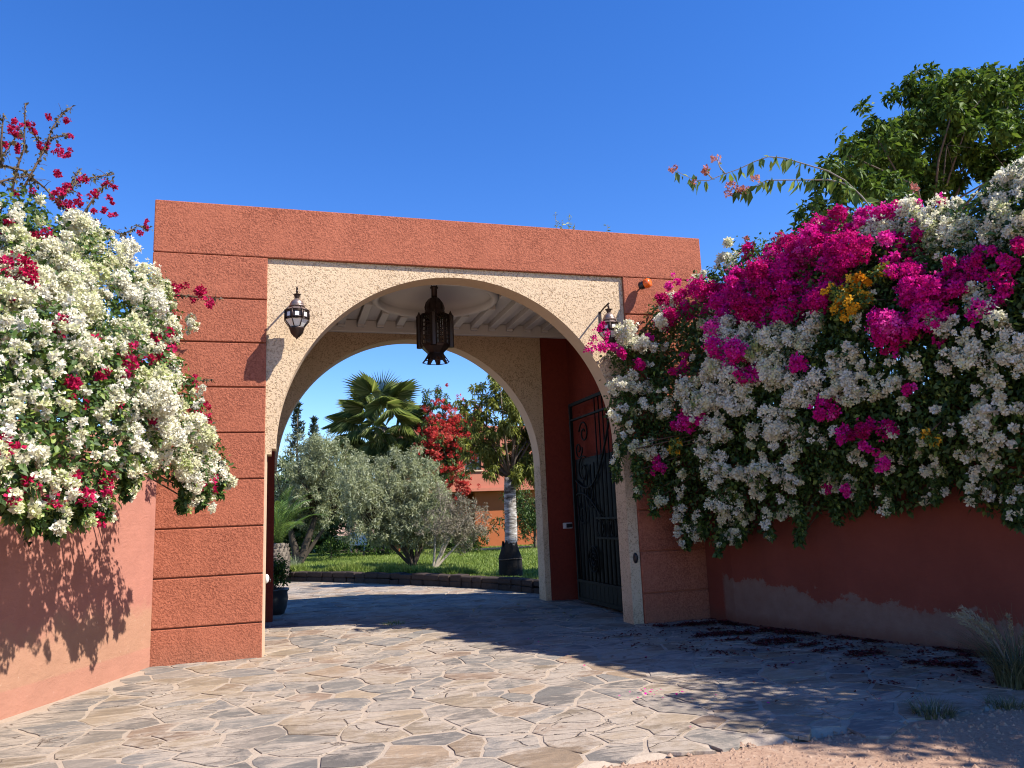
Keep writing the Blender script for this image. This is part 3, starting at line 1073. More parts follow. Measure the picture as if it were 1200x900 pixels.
# ---------------------------------------------------------------- small fittings
t = empty('warning_beacon', (5.035, 0.0, 4.55), 'orange warning beacon fixed under the lintel on the right pier', 'beacon')
mb = MB(); mb.tube([(0.12, 0.0, 0.165), (0.10, -0.05, 0.15), (0.03, -0.12, 0.105), (-0.01, -0.15, 0.085)], 0.012, 6); mb.build('bracket', M['black_plastic'], t)
q_ = Vector((0.45, -0.75, 0.10)).to_track_quat('Z', 'Y').to_euler()
mb = MB(); mb.lathe([(0.050, -0.075), (0.058, -0.06), (0.058, 0.0), (0.050, 0.008)], 14)
o = mb.build('base', M['black_plastic'], t); o.location = (-0.02, -0.13, 0.02); o.rotation_euler = q_
mb = MB(); mb.lathe([(0.058, 0.010), (0.068, 0.018), (0.068, 0.065), (0.055, 0.09), (0.02, 0.10)], 16)
o = mb.build('lens', M['amber'], t); o.location = (-0.02, -0.13, 0.02); o.rotation_euler = q_

t = empty('wall_switch', (4.965, 3.298, 1.255), 'small dark keypad box on the red pier inside the passage', 'switch box')
me = cham_box(-0.085, 0.085, -0.03, 0.0, -0.05, 0.05, 0.006); link('back_box', me, M['white_plastic'], t)
me = cham_box(-0.03, 0.075, -0.038, -0.0305, -0.035, 0.035, 0.003); link('cover', me, M['black_plastic'], t)
t = empty('gate_sensor', (4.685, YB, 0.85), 'black gate sensor on the cream strip of the right pier', 'sensor')
mb = MB(); mb.lathe([(0.038, 0), (0.036, 0.02), (0.028, 0.04), (0.01, 0.052)], 14)
o = mb.build('housing', M['black_plastic'], t); o.rotation_euler = (PI / 2, 0, 0); o.scale = (0.85, 1.9, 1)
mb = MB(); mb.lathe([(0.02, 0), (0.015, 0.012)], 10, (0, 0.02, 0.045))
o = mb.build('eye', M['glazed'], t); o.rotation_euler = (PI / 2, 0, 0)
t = empty('gate_sensor', (0.026, 0.10, 0.86), 'rounded pale grey gate sensor on the inner edge of the left pier', 'sensor')
mb = MB(); mb.lathe([(0.038, 0), (0.038, 0.025), (0.028, 0.045), (0.01, 0.055)], 14)
o = mb.build('housing', M['white_plastic'], t); o.rotation_euler = (0, PI / 2, 0); o.scale = (1.35, 0.7, 0.75)
mb = MB(); mb.lathe([(0.02, 0), (0.015, 0.012)], 10, (0.02, 0, 0.048))
o = mb.build('eye', M['glazed'], t); o.rotation_euler = (0, PI / 2, 0)


# ================================================================== bougainvillea
def blossoms(name, clumps, mat, parent, fl=0.043, dens=9500, sub=7, tmean=0.62, tsd=0.22, squash=1.0):
    P = []; A = []; T = []
    for (x, y, z, r) in clumps:
        c = np.array([x, y, z])
        k = max(3, int(sub * (0.5 + 1.0 * rng.random()) * (1 if r > 0.1 else 0.6)))
        sd = rand_dirs(k)
        st = np.exp(0.22 * rng.normal(size=3))          # clumps stretch into uneven sprays
        sc = c + sd * r * (0.35 + 0.70 * rng.random((k, 1))) * st
        sr = r * (0.16 + 0.40 * rng.random(k) ** 1.4)
        n = max(14, int(dens * r * r * (0.65 + 0.6 * rng.random())))
        w = sr ** 2 / np.sum(sr ** 2)
        idx = rng.choice(k, n, p=w)
        d = rand_dirs(n)
        d = unit(d + 0.55 * sd[idx])
        P.append(sc[idx] + d * (sr[idx] * (0.7 + 0.4 * rng.random(n) + 0.5 * (rng.random(n) < 0.10)))[:, None])
        A.append(unit(d + 0.45 * rng.normal(size=(n, 3))))
        sub_t = 0.14 * rng.normal(size=k)
        T.append(np.clip(tmean + 0.12 * rng.normal() + sub_t[idx] + tsd * rng.normal(size=n) * 0.7, 0, 1))
    P = np.concatenate(P); A = np.concatenate(A); T = np.concatenate(T)
    n = len(P)
    ref = rand_dirs(n)
    s = unit(np.cross(A, ref)); u = np.cross(A, s)
    Vs = []; Fs = []; Ts = []; off = 0
    size = fl * (0.55 + 0.75 * rng.random(n))
    ph = rng.random(n) * 2 * PI
    for k in range(3):
        a = ph + k * 2 * PI / 3
        tdir = s * np.cos(a)[:, None] + u * np.sin(a)[:, None]
        D = unit(tdir * 0.95 + A * 0.62)
        N = unit(A - tdir * 0.5)
        V, F, TT = leaf_arrays(P + tdir * (size * 0.06)[:, None], D, N, size, size * 0.86, -0.16, np.clip(T + 0.05 * rng.normal(size=n), 0, 1))
        Vs.append(V); Fs.append(F + off); Ts.append(TT); off += len(V)
    o = link(name, np_mesh(name, np.concatenate(Vs), np.concatenate(Fs), mat, np.concatenate(Ts)), None, parent)
    o['kind'] = 'stuff'
    return o


def foliage(name, body, mat, parent, dens=6500, L=0.055, shell=0.45, tmean=0.45, jit=1.0, wr=0.62, droop=0.15, twigs=0):
    if twigs:
        # leaves sit in ragged tufts at the ends of twigs instead of filling the ball evenly
        tufts = []
        for (x, y, z, r) in body:
            for d in rand_dirs(twigs):
                q = r * (0.35 + 0.85 * rng.random() ** 0.6)
                tufts.append((x + d[0] * q, y + d[1] * q, z + d[2] * q, r * (0.16 + 0.20 * rng.random())))
        k = sum(b[3] ** 2 for b in body) / max(1e-9, sum(b[3] ** 2 for b in tufts))
        P, O = fill_points(tufts, dens * k, 0.1, 6)
    else:
        P, O = fill_points(body, dens, shell)
    n = len(P)
    D = unit(O * 0.6 + jit * rand_dirs(n) + np.array([0, 0, -0.25]))
    N = unit(O + np.array([0, 0, 0.8]) + 0.5 * rand_dirs(n))
    LL = L * (0.6 + 0.7 * rng.random(n))
    T = np.clip(tmean + 0.25 * rng.normal(size=n), 0, 1)
    return leaves(name, P, D, N, LL, LL * wr, mat, parent, 0.2, T, droop)


def along(pts, step):
    out = []
    for a, b in zip(pts[:-1], pts[1:]):
        a = np.array(a); b = np.array(b)
        n = max(1, int(np.linalg.norm(b - a) / step))
        for k in range(n):
            out.append((a + (b - a) * k / n, b - a))
    return out


def branch_leaves(name, lines, mat, parent, step, L, hang, wr=0.5, tmean=0.45):
    P = []; D = []
    for ln in lines:
        for p, d in along(ln, step):
            if hang > 0.5 and random.random() < 0.25: continue
            for s in range(random.choice((1, 2, 2, 3)) if hang > 0.5 else 1):
                v = rng.normal(size=3)
                v = v / np.linalg.norm(v) * (1 - hang) + np.array([0, 0, -1.0]) * hang + 0.25 * d / np.linalg.norm(d)
                P.append(p + (0.02 if hang > 0.5 else 0.012) * rng.normal(size=3)); D.append(v + (0.30 * rng.normal(size=3) if hang > 0.5 else 0))
    P = np.array(P); D = np.array(D); n = len(P)
    LL = L * (0.35 + 0.95 * rng.random(n))
    return leaves(name, P, D, rand_dirs(n) * 0.6 + np.array([0, -0.6, 0.5]), LL, LL * wr, mat, parent, 0.25, np.clip(tmean + 0.25 * rng.normal(size=n), 0, 1), 0.1)


RB = parse('6.84 -4.41 4.40 0.19;6.82 -4.69 4.25 0.15;6.57 -3.14 4.61 0.17;6.75 -4.05 4.29 0.17;6.77 -4.25 4.22 0.26;6.70 -4.61 4.05 0.18;6.32 -2.31 4.61 0.29;6.34 -2.70 4.48 0.25;6.41 -3.00 4.36 0.25;6.48 -3.40 4.17 0.26;6.56 -3.60 4.16 0.24;6.66 -3.86 4.07 0.28;6.63 -4.18 3.96 0.27;6.53 -4.57 3.73 0.22;6.00 -1.31 4.55 0.30;6.07 -1.75 4.41 0.33;6.10 -2.19 4.23 0.34;6.14 -2.60 4.09 0.33;6.25 -2.99 4.06 0.31;6.24 -3.32 3.86 0.28;6.34 -3.59 3.85 0.27;6.41 -3.90 3.69 0.28;6.48 -4.13 3.68 0.27;6.40 -4.45 3.50 0.20;6.43 -4.75 3.41 0.18;5.73 -0.67 4.36 0.29;5.82 -1.06 4.30 0.34;5.83 -1.72 4.01 0.32;5.91 -2.11 3.95 0.32;6.00 -2.55 3.86 0.31;6.04 -2.98 3.72 0.27;6.07 -3.29 3.57 0.24;6.18 -3.54 3.53 0.29;6.24 -3.81 3.48 0.25;6.30 -4.14 3.35 0.23;6.28 -4.44 3.24 0.19;6.33 -4.67 3.22 0.20;5.20 -0.23 4.05 0.25;5.53 -0.52 3.94 0.37;5.60 -1.01 3.88 0.33;5.66 -1.63 3.68 0.31;5.76 -1.99 3.64 0.33;5.82 -2.45 3.47 0.33;5.87 -2.88 3.37 0.28;5.91 -3.20 3.27 0.26;6.04 -3.53 3.24 0.28;6.07 -3.83 3.14 0.24;6.11 -4.04 3.07 0.22;6.18 -4.33 3.05 0.20;6.19 -4.55 2.94 0.20;6.25 -4.83 2.90 0.16;4.54 -0.24 3.61 0.22;5.01 -0.18 3.60 0.31;5.34 -0.44 3.62 0.32;5.44 -0.87 3.56 0.38;5.52 -1.54 3.33 0.34;5.61 -2.01 3.29 0.30;5.67 -2.37 3.17 0.32;5.70 -2.84 3.03 0.23;5.82 -3.10 3.00 0.28;5.89 -3.42 2.92 0.23;5.99 -3.71 2.90 0.25;6.05 -3.97 2.82 0.22;6.12 -4.16 2.81 0.24;6.20 -4.44 2.70 0.21;6.24 -4.62 2.67 0.20;6.26 -4.86 2.68 0.14;4.83 -0.11 3.27 0.40;5.11 -0.39 3.25 0.29;5.26 -0.95 3.05 0.37;5.35 -1.40 3.04 0.27;5.45 -1.79 2.98 0.34;5.55 -2.28 2.84 0.25;5.68 -2.52 2.84 0.32;5.77 -2.84 2.74 0.28;5.85 -3.21 2.66 0.24;5.93 -3.51 2.67 0.21;6.00 -3.74 2.62 0.21;6.08 -3.97 2.52 0.22;6.19 -4.26 2.49 0.24;6.26 -4.45 2.44 0.25;6.27 -4.71 2.42 0.17;4.54 -0.22 2.83 0.25;4.93 -0.15 2.81 0.34;5.11 -0.60 2.82 0.37;5.25 -1.11 2.72 0.33;5.39 -1.63 2.65 0.29;5.52 -1.94 2.64 0.33;5.59 -2.29 2.49 0.25;5.74 -2.61 2.46 0.30;5.82 -2.96 2.44 0.26;5.94 -3.29 2.42 0.28;6.04 -3.57 2.33 0.28;6.11 -3.84 2.32 0.26;6.13 -4.11 2.26 0.20;6.21 -4.31 2.21 0.21;6.29 -4.52 2.18 0.22;6.28 -4.74 2.17 0.14;4.68 -0.21 2.41 0.26;5.08 -0.26 2.41 0.38;5.22 -0.88 2.33 0.34;5.34 -1.33 2.31 0.31;5.46 -1.79 2.29 0.25;5.59 -2.10 2.24 0.29;5.68 -2.47 2.22 0.25;5.80 -2.70 2.14 0.30;5.91 -3.07 2.16 0.30;5.96 -3.42 2.09 0.21;6.10 -3.62 2.05 0.25;6.12 -3.85 2.02 0.20;6.19 -4.15 2.03 0.22;6.30 -4.36 1.96 0.24;6.31 -4.57 1.97 0.20;4.95 -0.19 2.04 0.28;5.15 -0.45 2.02 0.36;5.27 -1.06 2.00 0.28;5.41 -1.34 1.93 0.35;5.52 -1.81 1.91 0.28;5.69 -2.16 1.87 0.27;5.81 -2.48 1.90 0.27;5.92 -2.73 1.88 0.25;6.09 -3.05 1.86 0.28;6.18 -3.23 1.78 0.23;6.29 -3.49 1.82 0.28;6.36 -3.80 1.74 0.24;6.37 -4.05 1.76 0.23;6.42 -4.37 1.75 0.20;5.13 -0.20 1.72 0.28;5.32 -0.45 1.64 0.28;5.35 -1.21 1.66 0.28;5.56 -1.37 1.64 0.29;5.79 -1.77 1.59 0.28;5.91 -2.13 1.61 0.26;6.06 -2.39 1.52 0.22;6.16 -2.73 1.59 0.23;6.28 -2.96 1.52 0.19;6.33 -3.23 1.55 0.15;6.51 -3.77 1.51 0.19;6.53 -4.07 1.47 0.15;6.54 -4.29 1.50 0.15;5.48 -0.65 1.32 0.26;5.64 -1.06 1.30 0.22')
LB = parse('-1.98 -3.20 3.84 0.14;-1.95 -2.84 4.03 0.15;-1.85 -2.50 4.18 0.14;-1.91 -3.54 3.54 0.12;-1.89 -3.22 3.70 0.17;-1.80 -2.85 3.83 0.18;-1.73 -2.60 3.89 0.21;-1.63 -2.11 4.12 0.15;-1.57 -1.75 4.24 0.16;-1.78 -3.74 3.28 0.13;-1.75 -3.26 3.50 0.14;-1.68 -3.06 3.54 0.17;-1.60 -2.74 3.64 0.19;-1.51 -2.19 3.84 0.20;-1.43 -1.60 4.08 0.16;-1.71 -4.06 3.05 0.12;-1.66 -3.86 3.08 0.15;-1.62 -3.47 3.22 0.15;-1.54 -3.12 3.32 0.17;-1.47 -2.82 3.41 0.16;-1.38 -2.31 3.57 0.20;-1.28 -1.77 3.74 0.19;-1.16 -0.97 3.98 0.19;-1.57 -4.29 2.82 0.10;-1.54 -3.95 2.90 0.15;-1.47 -3.67 2.95 0.17;-1.41 -3.33 3.05 0.15;-1.34 -2.97 3.13 0.15;-1.26 -2.54 3.26 0.16;-1.13 -1.93 3.46 0.19;-1.03 -1.32 3.59 0.22;-1.45 -4.44 2.64 0.11;-1.40 -4.03 2.72 0.15;-1.34 -3.80 2.74 0.14;-1.29 -3.42 2.85 0.14;-1.22 -3.00 2.94 0.18;-1.10 -2.62 3.02 0.18;-0.99 -2.02 3.21 0.18;-0.90 -1.28 3.40 0.14;-1.37 -4.74 2.38 0.11;-1.35 -4.45 2.44 0.13;-1.32 -4.05 2.57 0.16;-1.24 -3.77 2.57 0.17;-1.18 -3.42 2.68 0.17;-1.08 -3.05 2.75 0.18;-0.96 -2.67 2.85 0.18;-0.88 -2.31 2.88 0.20;-1.33 -5.01 2.22 0.08;-1.30 -4.78 2.24 0.11;-1.29 -4.36 2.35 0.14;-1.24 -4.05 2.38 0.15;-1.19 -3.77 2.45 0.14;-1.11 -3.42 2.47 0.16;-1.00 -3.02 2.53 0.19;-0.88 -2.55 2.60 0.21;-0.76 -2.02 2.74 0.20;-1.28 -4.98 2.10 0.11;-1.25 -4.75 2.11 0.11;-1.23 -4.43 2.14 0.15;-1.19 -4.03 2.24 0.16;-1.12 -3.62 2.30 0.17;-1.02 -3.28 2.32 0.15;-0.95 -2.98 2.39 0.17;-0.81 -2.40 2.43 0.17;-0.71 -1.38 2.62 0.19;-1.23 -4.98 1.98 0.11;-1.20 -4.67 1.99 0.13;-1.16 -4.29 2.01 0.13;-1.12 -3.93 2.09 0.13;-1.06 -3.64 2.07 0.15;-0.95 -3.17 2.12 0.16;-0.88 -2.72 2.21 0.18;-0.75 -2.20 2.28 0.22;-0.58 -1.59 2.28 0.20;-1.21 -5.12 1.82 0.11;-1.19 -4.82 1.86 0.11;-1.17 -4.56 1.86 0.14;-1.12 -4.20 1.86 0.13;-1.06 -3.81 1.92 0.16;-1.00 -3.44 1.96 0.15;-0.93 -2.80 1.95 0.14;-0.80 -2.22 2.00 0.12;-0.64 -1.88 2.01 0.20;-0.48 -1.35 2.09 0.19;-1.20 -5.30 1.68 0.07;-1.20 -4.96 1.70 0.10;-1.18 -4.69 1.73 0.12;-1.15 -4.38 1.72 0.12;-1.09 -3.92 1.72 0.13;-1.03 -3.50 1.75 0.13;-0.55 -1.54 1.83 0.13;-1.16 -4.55 1.59 0.09;-1.12 -4.15 1.57 0.09;-1.08 -3.77 1.58 0.10')
RM = parse('5.08 -0.51 4.04 0.18;5.37 -0.50 4.18 0.17;5.49 -0.97 4.16 0.24;5.49 -1.34 3.97 0.21;5.62 -1.46 4.19 0.23;5.75 -1.89 4.21 0.23;5.87 -2.22 4.27 0.21;5.97 -2.47 4.33 0.23;6.12 -2.73 4.45 0.19;6.24 -3.12 4.41 0.12;6.32 -3.27 4.43 0.11;5.45 -1.92 3.63 0.17;5.59 -2.25 3.75 0.29;5.86 -2.83 3.96 0.19;5.97 -3.12 4.00 0.22;6.08 -3.40 3.97 0.21;6.26 -3.61 4.11 0.10;5.26 -1.75 3.20 0.24;5.50 -1.98 3.69 0.19;5.63 -2.73 3.52 0.20;5.05 -0.87 3.28 0.11;4.65 -0.51 3.34 0.08;4.87 -0.51 3.71 0.09;4.43 -0.51 3.49 0.07;5.74 -3.71 3.11 0.16;5.95 -3.85 3.42 0.23;5.96 -4.07 3.27 0.16;6.03 -4.09 3.40 0.16;5.84 -4.03 3.07 0.16;5.81 -3.82 3.17 0.18;6.16 -4.21 3.54 0.12;6.23 -4.35 3.62 0.11;6.20 -4.60 3.47 0.10;5.69 -3.72 2.92 0.11;5.52 -2.92 2.33 0.14;5.59 -3.07 2.13 0.10;5.69 -3.29 2.00 0.08;5.82 -3.26 1.85 0.07;5.86 -2.68 1.57 0.08;5.74 -2.49 1.62 0.07;4.97 -1.11 2.49 0.12;4.93 -0.96 2.48 0.08;5.02 -1.31 2.53 0.07;4.84 -0.51 2.02 0.12;6.42 -3.49 4.42 0.07;6.52 -3.72 4.45 0.057;6.13 -4.63 3.30 0.10;6.05 -4.53 3.15 0.08;5.84 -1.38 4.67 0.10;5.89 -1.81 4.51 0.12;5.21 -0.50 4.51 0.09;5.76 -3.79 2.50 0.055;4.36 -0.51 3.54 0.08;6.01 -3.60 3.74 0.14;6.25 -4.70 3.55 0.09;5.41 -2.76 2.94 0.10;4.10 -0.51 3.64 0.12;4.20 -0.51 3.80 0.08;5.43 -0.50 4.31 0.20;5.48 -1.00 4.12 0.23;5.46 -1.38 3.89 0.23;5.61 -1.47 4.15 0.23;5.72 -1.88 4.17 0.22;5.85 -2.22 4.25 0.29;5.99 -2.49 4.34 0.25;6.10 -2.76 4.41 0.23;6.20 -3.04 4.40 0.13;6.32 -3.24 4.45 0.12;5.47 -1.94 3.65 0.19;5.59 -2.09 3.85 0.30;5.70 -2.59 3.79 0.33;5.88 -2.81 4.00 0.21;6.14 -3.48 4.01 0.17;5.30 -1.45 3.51 0.19;5.27 -1.72 3.25 0.17;5.21 -2.04 2.94 0.20;5.52 -2.13 3.64 0.18;5.68 -2.76 3.62 0.15;5.54 -2.41 3.51 0.14;5.71 -3.66 3.08 0.18;5.94 -3.89 3.37 0.24;5.96 -4.01 3.32 0.15;6.07 -4.12 3.44 0.18;5.85 -4.06 3.07 0.13;5.83 -3.80 3.22 0.17;6.16 -4.24 3.52 0.12;5.94 -4.44 2.95 0.09;5.69 -3.70 2.94 0.12;5.52 -2.93 2.41 0.11;5.68 -3.36 2.13 0.15;6.01 -3.60 3.75 0.13')
RW = parse('4.58 -0.45 3.72 0.19;5.07 -0.45 4.06 0.20;5.61 -0.60 4.46 0.12;5.81 -1.11 4.63 0.11;5.77 -0.95 4.67 0.08;5.40 -1.16 3.82 0.11;5.41 -1.58 3.57 0.14;5.41 -1.83 3.45 0.12;5.30 -1.63 3.24 0.22;5.39 -2.09 3.23 0.15;5.49 -2.32 3.32 0.22;5.39 -2.37 3.04 0.17;5.54 -2.55 3.28 0.11;5.36 -2.34 2.79 0.11;5.04 -1.13 2.97 0.17;5.01 -0.45 3.61 0.10;4.47 -0.45 3.14 0.15;4.77 -0.45 3.07 0.14;6.23 -3.18 4.27 0.16;6.40 -3.38 4.40 0.15;6.44 -3.57 4.30 0.10;6.49 -3.70 4.26 0.15;6.52 -3.83 4.23 0.14;6.38 -4.03 3.89 0.15;6.34 -3.75 4.03 0.15;6.74 -4.41 4.44 0.12;6.36 -4.58 3.73 0.11;6.14 -4.35 3.30 0.06;6.06 -4.33 3.14 0.09;5.89 -3.98 3.10 0.07;5.88 -4.09 3.00 0.08;6.02 -4.56 2.95 0.11;5.94 -4.30 2.73 0.11;6.05 -4.65 2.71 0.08;5.75 -3.51 3.15 0.07;5.60 -2.67 3.36 0.16;5.62 -3.25 2.97 0.08;5.15 -1.44 3.02 0.12;5.34 -2.30 2.86 0.14;5.23 -1.86 2.62 0.19;5.13 -1.58 2.75 0.17;5.37 -2.22 2.35 0.17;5.41 -2.33 2.25 0.12;5.15 -1.53 2.41 0.13;5.17 -1.58 2.33 0.09;5.04 -1.22 2.69 0.15;4.88 -0.67 2.75 0.14;4.82 -0.45 2.24 0.11;5.09 -1.26 2.18 0.14;5.13 -1.32 1.91 0.14;5.43 -2.08 1.83 0.08;5.58 -2.18 1.73 0.10;5.40 -1.74 1.69 0.13;4.93 -0.45 1.61 0.08;5.49 -1.05 1.15 0.12;5.51 -0.99 1.09 0.09;5.34 -0.45 1.23 0.13;5.75 -1.79 1.33 0.09;5.25 -1.67 1.82 0.11;5.48 -2.70 2.65 0.11;5.43 -2.57 2.78 0.14;5.60 -3.15 2.89 0.14;5.60 -3.09 2.68 0.10;5.66 -3.29 2.71 0.10;5.65 -3.20 2.49 0.12;5.75 -3.54 2.53 0.10;5.58 -2.99 2.59 0.08;6.06 -4.66 2.58 0.11;6.04 -4.51 2.40 0.07;5.99 -4.27 2.17 0.08;6.01 -4.30 2.11 0.09;6.17 -4.16 1.79 0.07;6.10 -3.95 1.84 0.060;6.14 -3.52 1.71 0.08;5.92 -3.26 1.83 0.09;5.88 -2.71 1.64 0.08;5.97 -2.68 1.53 0.06;6.06 -3.02 1.57 0.09;5.79 -3.54 2.13 0.07;5.55 -2.72 2.10 0.08;5.76 -3.08 1.92 0.08;5.76 -2.53 1.68 0.07;5.52 -1.36 1.37 0.10;4.62 -0.45 2.31 0.11;4.29 -0.45 2.72 0.09;5.34 -1.99 1.95 0.12;6.08 -4.56 2.19 0.054;5.42 -2.44 2.54 0.10;5.54 -2.93 2.77 0.14;5.68 -3.42 2.80 0.07;5.81 -3.81 2.67 0.060;5.45 -2.37 2.04 0.09;4.73 -0.45 2.85 0.09;5.20 -1.54 1.85 0.10;6.40 -4.13 1.48 0.055;4.51 -0.45 2.55 0.10;4.47 -0.45 3.78 0.14;4.70 -0.45 3.61 0.14;5.17 -0.45 4.06 0.18;5.66 -0.67 4.55 0.09;5.61 -0.44 4.55 0.10;5.79 -1.03 4.71 0.15;5.75 -0.91 4.62 0.07;5.38 -1.22 3.77 0.18;5.38 -1.52 3.54 0.19;5.43 -1.83 3.50 0.11;5.19 -1.37 3.17 0.14;5.29 -1.77 3.17 0.21;5.35 -2.03 3.17 0.17;5.45 -2.28 3.27 0.13;5.52 -2.55 3.25 0.11;5.19 -1.81 2.84 0.19;5.00 -1.12 2.91 0.13;4.52 -0.45 3.14 0.15;6.21 -3.18 4.24 0.15;6.38 -3.42 4.33 0.16;6.45 -3.52 4.35 0.14;6.49 -3.88 4.15 0.13;6.35 -3.88 3.96 0.13;6.41 -4.02 3.93 0.15;6.36 -3.71 4.08 0.12;6.38 -3.55 4.23 0.13;6.54 -4.27 4.09 0.13;6.65 -4.40 4.28 0.11;6.71 -4.41 4.39 0.13;6.46 -4.44 3.91 0.15;6.38 -4.42 3.79 0.12;6.50 -4.50 3.99 0.18;6.38 -4.62 3.75 0.13;6.43 -4.19 3.89 0.08;6.13 -4.34 3.28 0.08;6.06 -4.31 3.15 0.11;5.89 -3.99 3.09 0.07;5.89 -4.13 2.98 0.06;6.02 -4.52 2.97 0.09;5.94 -4.31 2.78 0.10;5.90 -4.16 2.75 0.055;6.06 -4.71 2.70 0.09;5.58 -2.72 3.29 0.09;5.61 -3.19 2.89 0.09;5.20 -1.49 3.11 0.19;5.34 -2.29 2.86 0.17;5.24 -1.89 2.59 0.14;5.11 -1.50 2.73 0.17;5.40 -2.31 2.37 0.16;5.43 -2.38 2.23 0.12;5.14 -1.51 2.44 0.15;5.16 -1.56 2.33 0.11;5.30 -1.94 2.19 0.13;5.04 -1.25 2.71 0.13;4.86 -0.56 2.74 0.15;4.73 -0.45 2.27 0.11;5.07 -1.19 2.22 0.11;5.14 -1.39 1.98 0.11;5.41 -2.06 1.85 0.07;5.53 -2.22 1.79 0.06;5.45 -1.70 1.63 0.13;5.27 -1.39 1.56 0.17;4.90 -0.45 1.62 0.08;5.51 -1.04 1.12 0.12;5.49 -0.98 1.10 0.09;5.34 -0.45 1.25 0.12;5.74 -1.95 1.42 0.08;5.24 -1.65 1.85 0.13;5.49 -2.70 2.62 0.13;5.44 -2.61 2.77 0.09;5.51 -2.78 3.06 0.10;5.66 -3.28 2.64 0.12;5.66 -3.25 2.52 0.12;5.73 -3.51 2.59 0.11;5.79 -3.61 2.34 0.08;5.60 -3.05 2.58 0.11;5.49 -2.70 2.59 0.13;5.97 -4.36 2.63 0.12;6.05 -4.64 2.60 0.09;5.98 -4.29 2.37 0.07;6.04 -4.50 2.35 0.07;6.00 -4.31 2.21 0.10;6.02 -4.26 1.99 0.11;6.01 -4.29 2.07 0.11;6.20 -4.17 1.76 0.07;6.11 -4.00 1.83 0.07;6.14 -3.62 1.74 0.09;5.91 -3.26 1.83 0.08;5.86 -2.72 1.67 0.08;5.92 -2.64 1.56 0.10;5.74 -3.00 1.92 0.07;5.49 -1.32 1.39 0.07;5.35 -1.15 1.33 0.11;5.11 -0.45 1.46 0.11;4.55 -0.45 2.29 0.08;4.39 -0.45 2.80 0.09;4.37 -0.45 3.09 0.11;4.99 -0.74 1.96 0.09;5.34 -1.99 1.97 0.08;6.13 -4.48 1.91 0.06;6.07 -4.56 2.22 0.07;5.42 -2.47 2.60 0.11;5.80 -3.80 2.71 0.09;5.46 -2.42 2.02 0.08;5.17 -1.44 1.86 0.10;6.41 -4.07 1.45 0.060')
RO = parse('5.67 -3.21 3.53 0.07;5.76 -3.36 3.64 0.10;5.63 -3.37 3.36 0.08;5.62 -3.18 3.44 0.08;5.83 -3.50 3.68 0.06;5.67 -3.05 3.64 0.06;5.68 -3.38 3.45 0.08;4.86 -0.99 2.26 0.056;5.80 -3.95 1.99 0.044;5.67 -3.25 3.52 0.09;5.73 -3.31 3.61 0.08;5.65 -3.36 3.41 0.09;5.60 -3.26 3.34 0.09;5.86 -3.57 3.70 0.07;5.68 -3.12 3.62 0.052;5.70 -3.48 3.43 0.049;4.85 -0.92 2.21 0.059;5.74 -3.96 2.04 0.044')
